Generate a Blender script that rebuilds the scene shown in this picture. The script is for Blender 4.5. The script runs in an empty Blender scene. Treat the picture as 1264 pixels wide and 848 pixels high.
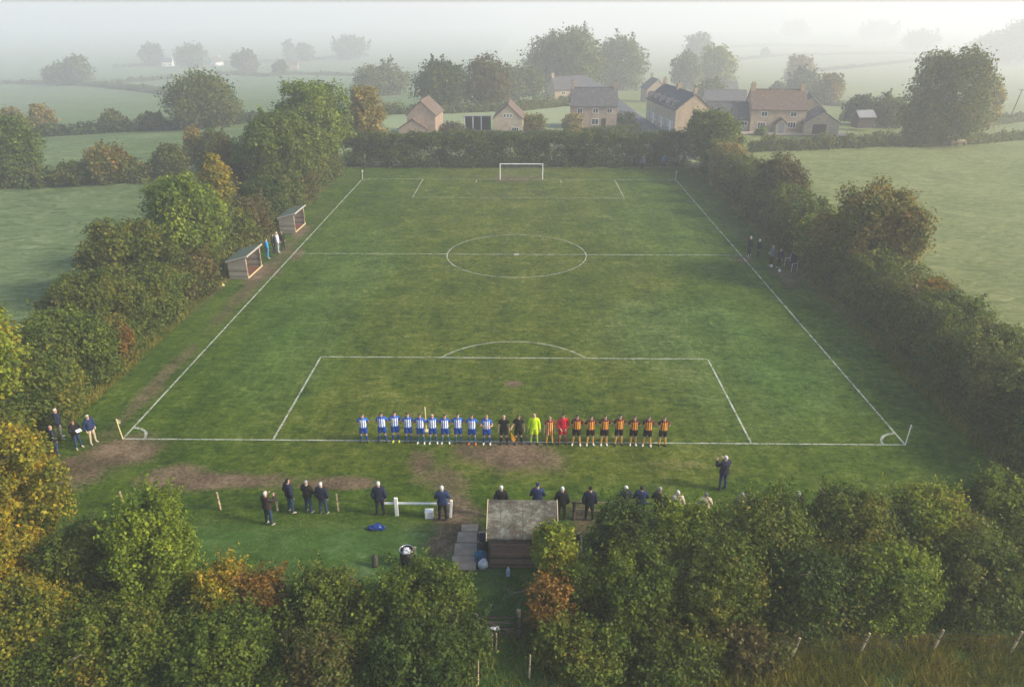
import bpy, bmesh, math, random
import numpy as np
from mathutils import Vector, Matrix

# ------------------------------------------------------------------ camera, sky, sun, exposure
SC = bpy.context.scene
COL = SC.collection
R = math.radians
CAM = (0.5237, -34.1142, 21.3689)
FPX, PITCH, YAW = 917.24, R(24.5129), R(-0.8159)
cd = bpy.data.cameras.new('camera'); cam = bpy.data.objects.new('camera', cd); COL.objects.link(cam)
cam.location = CAM
cam.rotation_euler = (math.pi/2 - PITCH, 0, -YAW)
cd.sensor_width = 36.0; cd.lens = FPX/1264*36.0; cd.clip_start = 0.3; cd.clip_end = 12000
SC.camera = cam

SUN_EL, SUN_AZ = R(31), R(103)          # azimuth clockwise from +Y: the sun stands to the right, a little beyond the pitch
w = bpy.data.worlds.new('World'); SC.world = w; w.use_nodes = True
nt = w.node_tree; nt.nodes.clear()
out = nt.nodes.new('ShaderNodeOutputWorld'); bg = nt.nodes.new('ShaderNodeBackground')
sky = nt.nodes.new('ShaderNodeTexSky'); sky.sky_type = 'NISHITA'; sky.sun_disc = False
sky.sun_elevation = SUN_EL; sky.sun_rotation = SUN_AZ
sky.air_density = 1.0; sky.dust_density = 2.0; sky.ozone_density = 1.0
hs = nt.nodes.new('ShaderNodeHueSaturation'); hs.inputs['Saturation'].default_value = 1.0
nt.links.new(sky.outputs[0], hs.inputs['Color']); nt.links.new(hs.outputs[0], bg.inputs[0])
bg.inputs[1].default_value = 0.08
nt.links.new(bg.outputs[0], out.inputs[0])

sd = bpy.data.lights.new('sun', 'SUN'); sd.energy = 1.5; sd.angle = R(10); sd.color = (1.0, 0.85, 0.65)
sun = bpy.data.objects.new('sun', sd); COL.objects.link(sun)
sdir = Vector((math.cos(SUN_EL)*math.sin(SUN_AZ), math.cos(SUN_EL)*math.cos(SUN_AZ), math.sin(SUN_EL)))
sun.rotation_euler = sdir.to_track_quat('Z', 'Y').to_euler(); sun.location = (60, 40, 60)

SC.view_settings.view_transform = 'Standard'; SC.view_settings.look = 'None'
SC.view_settings.exposure = 1.74; SC.view_settings.gamma = 1.0; SC.view_settings.use_curve_mapping = False
SC.render.engine = 'CYCLES'
cy = SC.cycles
cy.use_denoising = True
try: cy.denoising_prefilter = 'NONE'
except Exception: pass
try: cy.denoiser = 'OPENIMAGEDENOISE'
except Exception: pass
cy.use_adaptive_sampling = False
cy.max_bounces = 6; cy.diffuse_bounces = 2; cy.glossy_bounces = 2; cy.transmission_bounces = 3
cy.transparent_max_bounces = 8; cy.volume_bounces = 2
cy.sample_clamp_indirect = 3.0
HAZE_DENSITY = 0.0014

# ------------------------------------------------------------------ helpers
fw = np.array([math.sin(YAW)*math.cos(PITCH), math.cos(YAW)*math.cos(PITCH), -math.sin(PITCH)])
rt = np.array([math.cos(YAW), -math.sin(YAW), 0.0]); up = np.cross(rt, fw)
def terr(x, y):
    """the land drops beyond the pitch, a fall added so the distance mists over more"""
    r = math.hypot(x, y-30); q = max(r-84, 0); return -46*(1-math.exp(-0.080*q*q/(q+25)/46))
def G(px, py):
    """ground point seen at a pixel of the 1264 px wide photograph"""
    d = fw + rt*(px-632)/FPX - up*(py-424)/FPX
    t = -CAM[2]/d[2]
    for _ in range(60):
        q = terr(CAM[0]+d[0]*t, CAM[1]+d[1]*t); t = 0.5*t+0.5*(q-CAM[2])/d[2]
    return (CAM[0]+d[0]*t, CAM[1]+d[1]*t)
def PR(x, y, z):
    d = np.array([x-CAM[0], y-CAM[1], z-CAM[2]]); q = d @ fw
    return 632+FPX*(d@rt)/q, 424-FPX*(d@up)/q, q
def HT(px, py, top):
    """height of something that stands at pixel (px,py) and reaches row top"""
    x, y = G(px, py); lo, hi = 0.0, 60.0; z0 = terr(x, y)
    for _ in range(40):
        m = (lo+hi)/2
        if PR(x, y, z0+m)[1] > top: lo = m
        else: hi = m
    return lo

def tag(o, label=None, cat=None, group=None, kind=None):
    if label: o['label'] = label
    if cat: o['category'] = cat
    if group: o['group'] = group
    if kind: o['kind'] = kind
    return o
def empty(name, loc=(0,0,0), rz=0.0):
    o = bpy.data.objects.new(name, None); COL.objects.link(o)
    o.location = loc; o.rotation_euler = (0,0,rz); o.empty_display_size = 0.3
    return o
def mesh_obj(name, me, mat=None, parent=None):
    o = bpy.data.objects.new(name, me); COL.objects.link(o)
    if mat is not None: me.materials.append(mat)
    if parent is not None: o.parent = parent
    return o
def copy_tree(o, parent=None):
    c = o.copy(); COL.objects.link(c)
    if parent is not None: c.parent = parent
    for ch in o.children: copy_tree(ch, c)
    return c

def np_mesh(name, V, F, smooth=False, mats=None):
    """V (n,3), F (m,k) all faces of k corners"""
    me = bpy.data.meshes.new(name)
    V = np.asarray(V, np.float32); F = np.asarray(F, np.int32); m, k = F.shape
    me.vertices.add(len(V)); me.vertices.foreach_set('co', V.ravel())
    me.loops.add(m*k); me.loops.foreach_set('vertex_index', F.ravel())
    me.polygons.add(m); me.polygons.foreach_set('loop_start', np.arange(m, dtype=np.int32)*k)
    me.polygons.foreach_set('loop_total', np.full(m, k, np.int32))
    if smooth: me.polygons.foreach_set('use_smooth', np.ones(m, bool))
    if mats is not None: me.polygons.foreach_set('material_index', np.asarray(mats, np.int32))
    me.update(calc_edges=True); me.validate()
    return me

class MB:
    """collects shapes for ONE mesh object"""
    def __init__(s): s.bm = bmesh.new()
    def box(s, c, size, rz=0.0, ry=0.0, rx=0.0, bevel=0.0):
        m = Matrix.Translation(c) @ Matrix.Rotation(rz,4,'Z') @ Matrix.Rotation(ry,4,'Y') @ Matrix.Rotation(rx,4,'X') @ Matrix.Diagonal((*size,1))
        r = bmesh.ops.create_cube(s.bm, size=1.0, matrix=m)
        if bevel > 0:
            es = list({e for v in r['verts'] for e in v.link_edges})
            bmesh.ops.bevel(s.bm, geom=es, offset=bevel, segments=1, affect='EDGES')
        return s
    def bar(s, a, b, r0, r1=None, n=8):
        a, b = Vector(a), Vector(b); d = b-a; r1 = r0 if r1 is None else r1
        if d.length < 1e-6: return s
        m = Matrix.Translation((a+b)/2) @ d.to_track_quat('Z','Y').to_matrix().to_4x4()
        bmesh.ops.create_cone(s.bm, cap_ends=True, segments=n, radius1=r0, radius2=max(r1,1e-4), depth=d.length, matrix=m)
        return s
    def tube(s, pts, rad, n=6):
        rings = []
        for i, p in enumerate(pts):
            p = Vector(p); d = (Vector(pts[min(i+1,len(pts)-1)]) - Vector(pts[max(i-1,0)]))
            d = d.normalized() if d.length > 1e-6 else Vector((0,0,1))
            a = d.orthogonal().normalized(); b = d.cross(a)
            rings.append([s.bm.verts.new(p + (a*math.cos(t)+b*math.sin(t))*rad[i]) for t in [2*math.pi*k/n for k in range(n)]])
        for i in range(len(rings)-1):
            for k in range(n):
                s.bm.faces.new((rings[i][k], rings[i][(k+1)%n], rings[i+1][(k+1)%n], rings[i+1][k]))
        s.bm.faces.new(rings[0][::-1]); s.bm.faces.new(rings[-1])
        return s
    def prism(s, poly, depth_vec):
        """extrude a planar polygon (list of 3-D points) along a vector"""
        v = [s.bm.verts.new(p) for p in poly]; u = [s.bm.verts.new(Vector(p)+Vector(depth_vec)) for p in poly]
        n = len(poly); s.bm.faces.new(v); s.bm.faces.new(u[::-1])
        for i in range(n): s.bm.faces.new((v[i], u[i], u[(i+1)%n], v[(i+1)%n]))
        return s
    def ball(s, c, r, seg=12, rings=8, jitter=0.0, rng=None):
        m = Matrix.Translation(c) @ Matrix.Diagonal((r[0],r[1],r[2],1))
        q = bmesh.ops.create_uvsphere(s.bm, u_segments=seg, v_segments=rings, radius=1.0, matrix=m)
        if jitter and rng is not None:
            for v in q['verts']: v.co += Vector(rng.normal(0, jitter, 3))
        return s
    def build(s, name, mat=None, parent=None, smooth=False):
        bmesh.ops.recalc_face_normals(s.bm, faces=s.bm.faces)
        me = bpy.data.meshes.new(name); s.bm.to_mesh(me); s.bm.free()
        if smooth:
            for p in me.polygons: p.use_smooth = True
        return mesh_obj(name, me, mat, parent)

# value noise on numpy arrays
_NG = {}
def vnoise(x, y, scale, seed):
    g = _NG.setdefault(seed, np.random.default_rng(seed).random((256,256)))
    u, v = np.asarray(x)/scale, np.asarray(y)/scale
    i, j = np.floor(u).astype(int), np.floor(v).astype(int); a, b = u-i, v-j
    a = a*a*(3-2*a); b = b*b*(3-2*b)
    q = lambda p, r: g[p % 256, r % 256]
    return (q(i,j)*(1-a)+q(i+1,j)*a)*(1-b) + (q(i,j+1)*(1-a)+q(i+1,j+1)*a)*b
def fbm(x, y, scale, seed, octv=4):
    t, a, s = 0.0, 0.5, 0.0
    for k in range(octv):
        t = t + a*vnoise(x, y, scale/2**k, seed+k); s += a; a *= 0.5
    return t/s
def sstep(a, b, x):
    t = np.clip((x-a)/(b-a), 0, 1); return t*t*(3-2*t)

# ------------------------------------------------------------------ materials
class NT:
    def __init__(s, name):
        s.m = bpy.data.materials.new(name); s.m.use_nodes = True; s.t = s.m.node_tree; s.t.nodes.clear()
        s.out = s.t.nodes.new('ShaderNodeOutputMaterial')
    def n(s, kind, **kw):
        o = s.t.nodes.new(kind)
        for k, v in kw.items():
            if k.startswith('_'): setattr(o, k[1:], v)
            else:
                i = int(k[1:]) if k[0] == 'i' and k[1:].isdigit() else k
                s.set(o.inputs[i], v)
        return o
    def set(s, inp, v):
        if isinstance(v, bpy.types.NodeSocket): s.t.links.new(v, inp)
        elif isinstance(v, bpy.types.Node): s.t.links.new(v.outputs[0], inp)
        else: inp.default_value = v
    def math(s, op, a, b=None, c=None):
        o = s.t.nodes.new('ShaderNodeMath'); o.operation = op; s.set(o.inputs[0], a)
        if b is not None: s.set(o.inputs[1], b)
        if c is not None: s.set(o.inputs[2], c)
        return o.outputs[0]
    def mix(s, f, a, b, blend='MIX'):
        o = s.t.nodes.new('ShaderNodeMix'); o.data_type = 'RGBA'; o.blend_type = blend
        s.set(o.inputs[0], f); s.set(o.inputs[6], a); s.set(o.inputs[7], b); return o.outputs[2]
    def ramp(s, f, stops, interp='LINEAR'):
        o = s.t.nodes.new('ShaderNodeValToRGB'); cr = o.color_ramp; cr.interpolation = interp
        while len(cr.elements) < len(stops): cr.elements.new(0.5)
        for e, (p, c) in zip(cr.elements, stops): e.position = p; e.color = (*c, 1) if len(c) == 3 else c
        s.set(o.inputs[0], f); return o.outputs[0]
    def noise(s, vec, scale, detail=3, rough=0.55, dist=0.0):
        o = s.t.nodes.new('ShaderNodeTexNoise'); s.set(o.inputs['Vector'], vec); o.inputs['Scale'].default_value = scale
        o.inputs['Detail'].default_value = detail; o.inputs['Roughness'].default_value = rough; o.inputs['Distortion'].default_value = dist
        return o.outputs[0]
    def coord(s, which='Object'): return s.t.nodes.new('ShaderNodeTexCoord').outputs[which]
    def pos(s): return s.t.nodes.new('ShaderNodeNewGeometry').outputs['Position']
    def mapping(s, vec, scale=(1,1,1), rot=(0,0,0), loc=(0,0,0)):
        o = s.t.nodes.new('ShaderNodeMapping'); s.set(o.inputs[0], vec); o.inputs['Scale'].default_value = scale
        o.inputs['Rotation'].default_value = rot; o.inputs['Location'].default_value = loc; return o.outputs[0]
    def bump(s, h, strength=0.5, dist=0.05):
        o = s.t.nodes.new('ShaderNodeBump'); o.inputs['Strength'].default_value = strength; o.inputs['Distance'].default_value = dist
        s.set(o.inputs['Height'], h); return o.outputs[0]
    def bsdf(s, col, rough=0.8, spec=0.3, normal=None, metal=0.0):
        o = s.t.nodes.new('ShaderNodeBsdfPrincipled'); s.set(o.inputs['Base Color'], col); s.set(o.inputs['Roughness'], rough)
        o.inputs['Specular IOR Level'].default_value = spec; o.inputs['Metallic'].default_value = metal
        if normal is not None: s.set(o.inputs['Normal'], normal)
        return o.outputs[0]
    def done(s, shader): s.t.links.new(shader, s.out.inputs['Surface']); return s.m

def C4(c): return (*c, 1.0)
def simple(name, col, rough=0.7, var=0.25, scale=6.0, spec=0.3, bump=0.0, metal=0.0):
    """plain paint, cloth or plastic with soft mottling"""
    t = NT(name); o = t.coord()
    n = t.noise(o, scale, 4)
    c = t.ramp(n, [(0.3, tuple(x*(1-var) for x in col)), (0.7, tuple(min(1, x*(1+var*0.6)) for x in col))])
    nb = t.bump(t.noise(o, scale*5, 3), bump, 0.02) if bump else None
    return t.done(t.bsdf(c, rough, spec, nb, metal))

def leaf_mat(name, cols, patch=0.45, trans=0.38, rough=0.6):
    """foliage: hue drifts through the crown in patches, every leaf a little different"""
    cols = [(min(1,c[0]*1.24), c[1]*1.16, c[2]*0.70) for c in cols]
    t = NT(name); p = t.pos(); g = t.t.nodes.new('ShaderNodeNewGeometry')
    n = t.noise(p, patch, 3, 0.6)
    f = t.math('ADD', t.math('MULTIPLY', t.math('SUBTRACT', n, 0.5), 1.5), 0.5)
    f = t.math('ADD', f, t.math('MULTIPLY', t.math('SUBTRACT', g.outputs['Random Per Island'], 0.5), 0.45))
    k = len(cols); col = t.ramp(f, [(0.12+0.76*i/(k-1), c) for i, c in enumerate(cols)])
    v = t.math('ADD', 0.68, t.math('MULTIPLY', t.math('FRACT', t.math('MULTIPLY', g.outputs['Random Per Island'], 17.3)), 0.64))
    col = t.mix(1.0, col, t.n('ShaderNodeCombineColor', i0=v, i1=v, i2=v), 'MULTIPLY')
    b = t.bsdf(col, rough, 0.25)
    tr = t.n('ShaderNodeBsdfTranslucent'); t.set(tr.inputs[0], col)
    mx = t.n('ShaderNodeMixShader', i0=trans); t.set(mx.inputs[1], b); t.set(mx.inputs[2], tr)
    return t.done(mx.outputs[0])

GRN, OLV, YEL, RST = (0.068,0.112,0.017), (0.105,0.115,0.026), (0.34,0.23,0.022), (0.25,0.095,0.024)
DRK, LIM, TAN, BRN = (0.034,0.066,0.014), (0.145,0.205,0.024), (0.25,0.20,0.07), (0.13,0.085,0.032)
LM = {
 'green':  leaf_mat('leaves_green', [DRK, GRN, GRN, (0.105,0.145,0.024), LIM]),
 'bright': leaf_mat('leaves_bright_green', [GRN, (0.095,0.155,0.022), LIM, (0.19,0.235,0.03)]),
 'olive':  leaf_mat('leaves_olive', [DRK, GRN, (0.085,0.112,0.021), (0.115,0.130,0.026), (0.15,0.135,0.034)]),
 'mixed':  leaf_mat('leaves_mixed', [DRK, GRN, (0.09,0.13,0.021), (0.125,0.145,0.026), (0.19,0.16,0.03)], 0.5),
 'dark':   leaf_mat('leaves_dark', [(0.022,0.046,0.013), DRK, (0.05,0.088,0.017), (0.085,0.115,0.022)]),
 'yellow': leaf_mat('leaves_yellow', [GRN, OLV, (0.19,0.20,0.024), (0.30,0.24,0.024), (0.36,0.22,0.025)]),
 'lime':   leaf_mat('leaves_yellow_green', [GRN, LIM, (0.20,0.225,0.025), (0.28,0.24,0.026)]),
 'autumn': leaf_mat('leaves_autumn', [GRN, (0.10,0.12,0.024), (0.15,0.14,0.026), (0.20,0.15,0.028), (0.26,0.13,0.026)]),
 'rust':   leaf_mat('leaves_rust', [OLV, (0.13,0.095,0.030), (0.20,0.105,0.028), (0.25,0.14,0.03)]),
 'brown':  leaf_mat('leaves_brown', [GRN, (0.075,0.078,0.028), (0.10,0.085,0.034), (0.13,0.095,0.045)]),
 'pale':   leaf_mat('leaves_pale', [OLV, (0.15,0.15,0.05), TAN, (0.25,0.19,0.07)]),
 'hedge':  leaf_mat('leaves_clipped_hedge', [DRK, (0.050,0.088,0.022), (0.07,0.105,0.025), (0.10,0.115,0.03)], 0.7),
}
BARK = simple('bark', (0.11,0.085,0.06), 0.9, 0.4, 3.0, 0.1, 0.6)
TWIG = simple('dry_twig', (0.17,0.14,0.10), 0.85, 0.3, 4.0, 0.1)
WOOD_GREY = None
def wood_mat(name, col, plank=0.13, axis='Z', dark=0.45, moss=0.0):
    t = NT(name); o = t.coord(); sp = t.n('ShaderNodeSeparateXYZ', i0=o)
    z = sp.outputs[axis]
    f = t.math('FRACT', t.math('DIVIDE', z, plank)); gap = t.math('LESS_THAN', f, 0.10)
    idx = t.math('FLOOR', t.math('DIVIDE', z, plank))
    wn = t.n('ShaderNodeTexWhiteNoise'); wn.noise_dimensions = '1D'; t.set(wn.inputs['W'], idx)
    n = t.noise(t.mapping(o, (2,2,9)), 3.0, 5, 0.65)
    c = t.ramp(t.math('ADD', t.math('MULTIPLY', n, 0.65), t.math('MULTIPLY', wn.outputs[0], 0.35)),
        [(0.25, tuple(x*dark for x in col)), (0.55, col), (0.85, tuple(min(1,x*1.35) for x in col))])
    if moss:
        c = t.mix(t.math('MULTIPLY', t.math('GREATER_THAN', t.noise(o, 2.2, 5), 0.55), moss), c, C4((0.07,0.085,0.04)))
    c = t.mix(gap, c, C4(tuple(x*0.22 for x in col)))
    h = t.math('SUBTRACT', f, t.math('MULTIPLY', gap, 1.0))
    return t.done(t.bsdf(c, 0.85, 0.15, t.bump(h, 0.6, 0.02)))
def brick_mat(name, c1, c2, mortar, sx=0.45, sy=0.18, vary=0.6):
    t = NT(name); o = t.coord()
    sp = t.n('ShaderNodeSeparateXYZ', i0=o)
    uv = t.n('ShaderNodeCombineXYZ', i0=t.math('ADD', sp.outputs[0], sp.outputs[1]), i1=sp.outputs[2])
    b = t.n('ShaderNodeTexBrick', Vector=uv, Color1=C4(c1), Color2=C4(c2), Mortar=C4(mortar), Scale=1.0)
    b.inputs['Mortar Size'].default_value = 0.018; b.inputs['Brick Width'].default_value = sx; b.inputs['Row Height'].default_value = sy
    n = t.noise(o, 0.9, 5, 0.65)
    c = t.mix(vary, b.outputs[0], t.ramp(n, [(0.3,(0.55,0.5,0.45)),(0.7,(1.15,1.1,1.05))]), 'MULTIPLY')
    return t.done(t.bsdf(c, 0.9, 0.15, t.bump(b.outputs[1], 0.3, 0.02)))
def tile_mat(name, c1, c2, lichen=None, row=0.24, wdt=0.28):
    t = NT(name); o = t.coord(); sp = t.n('ShaderNodeSeparateXYZ', i0=o)
    slope = t.math('ADD', sp.outputs[1], 0.0)
    uv = t.n('ShaderNodeCombineXYZ', i0=sp.outputs[0], i1=slope)
    b = t.n('ShaderNodeTexBrick', Vector=uv, Color1=C4(c1), Color2=C4(c2), Mortar=C4(tuple(x*0.35 for x in c1)), Scale=1.0)
    b.inputs['Mortar Size'].default_value = 0.012; b.inputs['Brick Width'].default_value = wdt; b.inputs['Row Height'].default_value = row
    n = t.noise(o, 1.3, 6, 0.7); c = b.outputs[0]
    c = t.mix(0.6, c, t.ramp(n, [(0.3,(0.6,0.58,0.56)),(0.7,(1.25,1.2,1.15))]), 'MULTIPLY')
    if lichen: c = t.mix(t.math('MULTIPLY', t.math('GREATER_THAN', t.noise(o, 2.7, 5, 0.7), 0.58), 0.7), c, C4(lichen))
    return t.done(t.bsdf(c, 0.85, 0.2, t.bump(b.outputs[1], 0.4, 0.02)))

STONE = brick_mat('honey_stone', (0.48,0.36,0.25), (0.40,0.30,0.20), (0.44,0.38,0.29))
STONE_PALE = brick_mat('pale_stone', (0.50,0.42,0.30), (0.42,0.35,0.25), (0.46,0.41,0.33))
BRICK_RED = brick_mat('red_brick', (0.38,0.26,0.19), (0.32,0.21,0.15), (0.38,0.32,0.27), 0.25, 0.08)
RENDER_W = simple('white_render', (0.72,0.70,0.65), 0.85, 0.12, 1.5)
SLATE = tile_mat('slate_tiles', (0.085,0.088,0.10), (0.12,0.12,0.13), (0.19,0.18,0.13))
CLAY = tile_mat('clay_tiles', (0.165,0.115,0.088), (0.135,0.10,0.08), (0.21,0.195,0.14))
TIN = simple('weathered_tin', (0.22,0.23,0.24), 0.6, 0.3, 0.8)
WHITE = simple('white_paint', (0.80,0.80,0.78), 0.5, 0.12, 4)
GLASS = simple('dark_window_glass', (0.03,0.035,0.045), 0.12, 0.3, 1.0, 0.6)
DOOR_D = simple('dark_timber_door', (0.045,0.030,0.026), 0.6, 0.3, 3)
DOOR_G = simple('grey_green_door', (0.22,0.23,0.2), 0.6, 0.2, 3)

# ------------------------------------------------------------------ the ground: one sheet to the horizon
def axis(fine0, fine1, step, lim0, lim1, grow=1.16):
    a = list(np.arange(fine0, fine1+step*0.5, step)); s = step
    b = [];  x = fine0
    while x > lim0: s *= grow; x -= s; b.append(max(x, lim0))
    s = step; x = a[-1]; c = []
    while x < lim1: s *= grow; x += s; c.append(min(x, lim1))
    return np.array(b[::-1]+a+c)
gx = axis(-34, 34, 0.25, -2400, 2400, 1.06); gy = axis(-20, 76, 0.25, -60, 2400, 1.06)
X, Y = np.meshgrid(gx, gy); nx, ny = len(gx), len(gy)
dist = np.hypot(X, Y)
field = sstep(28.5, 31, np.abs(X)) * (Y > -20) + sstep(75, 79, Y)*(np.abs(X) <= 28.5)
field = np.clip(field, 0, 1)
Z = 0.05*(fbm(X, Y, 9, 11)-0.5)*sstep(0, 1, 1-field)*0.6
Z += field*0.16*(fbm(X*0.8+Y*0.5, Y*1.3-X*0.3, 3.0, 21, 4)-0.5)*sstep(140, 60, dist)
front = sstep(-6.6, -8.5, Y)*(np.abs(X) < 30)
Z += front*0.14*(fbm(X, Y, 1.6, 31)-0.5)
rr_ = np.maximum(np.hypot(X, Y-30)-84, 0)
Z += -46*(1-np.exp(-0.080*rr_*rr_/(rr_+25)/46)) + sstep(180, 500, dist)*2.0*(fbm(X, Y, 260, 41, 2)-0.5)  # same added fall, lengthening far sight lines through the mist
def el(cx, cy, rx, ry, rot=0.0):
    c, s = math.cos(rot), math.sin(rot); u, v = X-cx, Y-cy
    return 1-np.sqrt(((u*c+v*s)/rx)**2 + ((-u*s+v*c)/ry)**2)
def px_el(px, py, wpx, hpy, rot=0.0):
    x0, y0 = G(px, py); sc = FPX/PR(x0, y0, 0)[2]
    y1 = G(px, py-hpy/2)[1]; y2 = G(px, py+hpy/2)[1]
    return el(x0, y0, wpx/2/sc, abs(y1-y2)/2, rot)
n1 = fbm(X, Y, 2.6, 51, 5); n2 = fbm(X, Y, 9, 61, 4)
wear = np.zeros_like(X)
def worn(e, amt, soft=0.75):
    global wear
    wear = np.maximum(wear, amt*sstep(0.0, soft, e + (n1-0.5)*1.1))
# muddy goal mouth, the path to the shed, the strip behind the line, the corner, the touchlines, dugout fronts
worn(px_el(630, 566, 190, 62), 0.95); worn(px_el(545, 590, 120, 60), 0.75); worn(px_el(520, 575, 60, 50), 0.8)
worn(px_el(560, 640, 90, 90), 0.85); worn(px_el(545, 672, 60, 55), 0.9); worn(px_el(415, 598, 150, 26), 0.95)
worn(px_el(285, 595, 240, 34), 0.95); worn(px_el(210, 588, 110, 40), 0.85); worn(px_el(150, 560, 130, 66), 0.9); worn(px_el(100, 580, 120, 70), 0.8)
worn(px_el(170, 548, 60, 46), 0.6); worn(px_el(820, 575, 150, 34), 0.35); worn(px_el(720, 640, 60, 60), 0.75); worn(px_el(716, 655, 40, 40), 0.8)
worn(el(-22.1, 30, 1.2, 30), 0.62, 0.9); worn(el(-22.2, 26.5, 1.3, 4.5), 0.9); worn(el(-22.4, 40.5, 1.2, 4.0), 0.85); worn(el(-22.1, 6, 1.1, 13), 0.66, 0.9)
worn(el(23.2, 28, 1.4, 5.0), 0.7); worn(el(22.6, 45, 0.8, 25), 0.35); worn(px_el(920, 320, 40, 14), 0.7); worn(el(22.4, 10, 0.8, 16), 0.25)
worn(px_el(640, 221, 90, 16), 0.75); worn(px_el(634, 473, 40, 17), 0.95); worn(px_el(640, 316, 180, 55), 0.22, 1.2); worn(px_el(640, 360, 330, 120), 0.18, 1.4)
worn(px_el(640, 240, 170, 40), 0.3, 1.1); worn(px_el(600, 505, 460, 46), 0.24, 1.2); worn(px_el(365, 315, 30, 22), 0.7); worn(px_el(330, 340, 60, 20), 0.6)
worn(el(-24.9, 35, 1.0, 42), 0.65, 0.9); worn(el(25.0, 30, 0.9, 46), 0.6, 0.9); worn(px_el(520, 650, 120, 60), 0.3, 1.2)
inpitch = sstep(27, 25, np.abs(X))*sstep(-8.0, -6.0, Y)*sstep(75, 73, Y)
lf = sstep(-27, -31, X); rf = sstep(27, 31, X)*sstep(-15, -10, Y)
far = sstep(74, 78, Y)*(1-lf)*(1-rf)
lawn = sstep(-6.0, -7.5, Y)
dew = np.clip(0.85*sstep(0, .7, el(13.5, 11, 9.5, 16, 0.25)+(n2-0.5)*0.9)+0.55*sstep(0, .7, el(-15, 24, 5, 30)+(n2-0.5)*0.9)+0.35*sstep(0,.7,el(14,45,8,20)+(n2-0.5)), 0, 1)*(0.55+0.9*(n1-0.3))*inpitch
lush = np.clip(sstep(7, 19, np.abs(X)+4*(n2-0.5)*2) + sstep(-2.5, -5.0, Y) , 0, 1)*inpitch
grp = np.zeros(nx*ny*4, np.float32).reshape(-1, 4)
grp[:,0] = inpitch.ravel(); grp[:,1] = lf.ravel(); grp[:,2] = np.clip(rf, 0, 1).ravel(); grp[:,3] = 1
V = np.stack([X.ravel(), Y.ravel(), Z.ravel()], 1)
ii, jj = np.meshgrid(np.arange(ny-1), np.arange(nx-1), indexing='ij')
F = np.stack([ii*nx+jj, ii*nx+jj+1, (ii+1)*nx+jj+1, (ii+1)*nx+jj], -1).reshape(-1, 4)
gm = np_mesh('ground', V, F, smooth=True)
a = gm.attributes.new('zone', 'FLOAT_COLOR', 'POINT'); a.data.foreach_set('color', grp.ravel())
a = gm.attributes.new('wear', 'FLOAT', 'POINT'); a.data.foreach_set('value', wear.ravel().astype(np.float32))
a = gm.attributes.new('dew', 'FLOAT', 'POINT'); a.data.foreach_set('value', np.clip(dew,0,1).ravel().astype(np.float32))
a = gm.attributes.new('lush', 'FLOAT', 'POINT'); a.data.foreach_set('value', lush.ravel().astype(np.float32))
def ground_z(x, y):
    j = int(np.clip(np.searchsorted(gx, x), 1, nx-1)); i = int(np.clip(np.searchsorted(gy, y), 1, ny-1))
    return float(Z[i, j])

t = NT('grass_and_mud'); p = t.pos()
zone = t.n('ShaderNodeAttribute', _attribute_name='zone'); zs = t.n('ShaderNodeSeparateColor', i0=zone.outputs['Color'])
wr = t.n('ShaderNodeAttribute', _attribute_name='wear').outputs['Fac']
nb = t.noise(p, 0.09, 5, 0.6); nm = t.noise(p, 0.55, 6, 0.65); nf = t.noise(p, 5.5, 5, 0.75); nff = t.noise(p, 26, 3, 0.8)
def band(a, b, wa, wb): return t.math('ADD', t.math('MULTIPLY', a, wa), t.math('MULTIPLY', b, wb))
def ctr(v, lo=0.36, hi=0.64): return t.n('ShaderNodeMapRange', i0=v, i1=lo, i2=hi).outputs[0]
npat = t.noise(p, 0.30, 4, 0.6, 0.5); ngr = t.noise(p, 2.3, 4, 0.7)
scuff = t.noise(t.mapping(p, (0.7,1.9,1), (0,0,R(-32))), 1.0, 6, 0.68, 1.4)     # combed, scuffed turf
scuff2 = t.noise(t.mapping(p, (1.6,0.6,1), (0,0,R(18))), 1.0, 5, 0.68, 1.0)
pm = band(band(band(ctr(nb), ctr(npat), 0.4, 0.6), band(ctr(scuff, .33, .67), ctr(scuff2, .33, .67), 0.6, 0.4), 0.36, 0.64), band(ctr(ngr), ctr(nf), 0.45, 0.55), 0.62, 0.38)
pm = ctr(pm, 0.23, 0.77)
c_pitch = t.ramp(pm, [(0.06,(0.016,0.036,0.002)), (0.36,(0.044,0.074,0.004)), (0.62,(0.078,0.104,0.007)), (0.95,(0.160,0.168,0.036))])
dw = t.n('ShaderNodeAttribute', _attribute_name='dew').outputs['Fac']
c_dew = t.ramp(pm, [(0.15,(0.032,0.066,0.008)), (0.40,(0.068,0.110,0.022)), (0.62,(0.110,0.156,0.042)), (0.90,(0.172,0.214,0.085))])
c_pitch = t.mix(dw, c_pitch, c_dew)
blade = t.math('MULTIPLY_ADD', ctr(nff, 0.32, 0.68), 1.0, 0.5)
c_pitch = t.mix(1.0, c_pitch, t.n('ShaderNodeCombineColor', i0=blade, i1=blade, i2=blade), 'MULTIPLY')
lu = t.n('ShaderNodeAttribute', _attribute_name='lush').outputs['Fac']
c_pitch = t.mix(lu, c_pitch, t.mix(1.0, c_pitch, C4((0.70,0.90,0.60)), 'MULTIPLY'))
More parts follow.
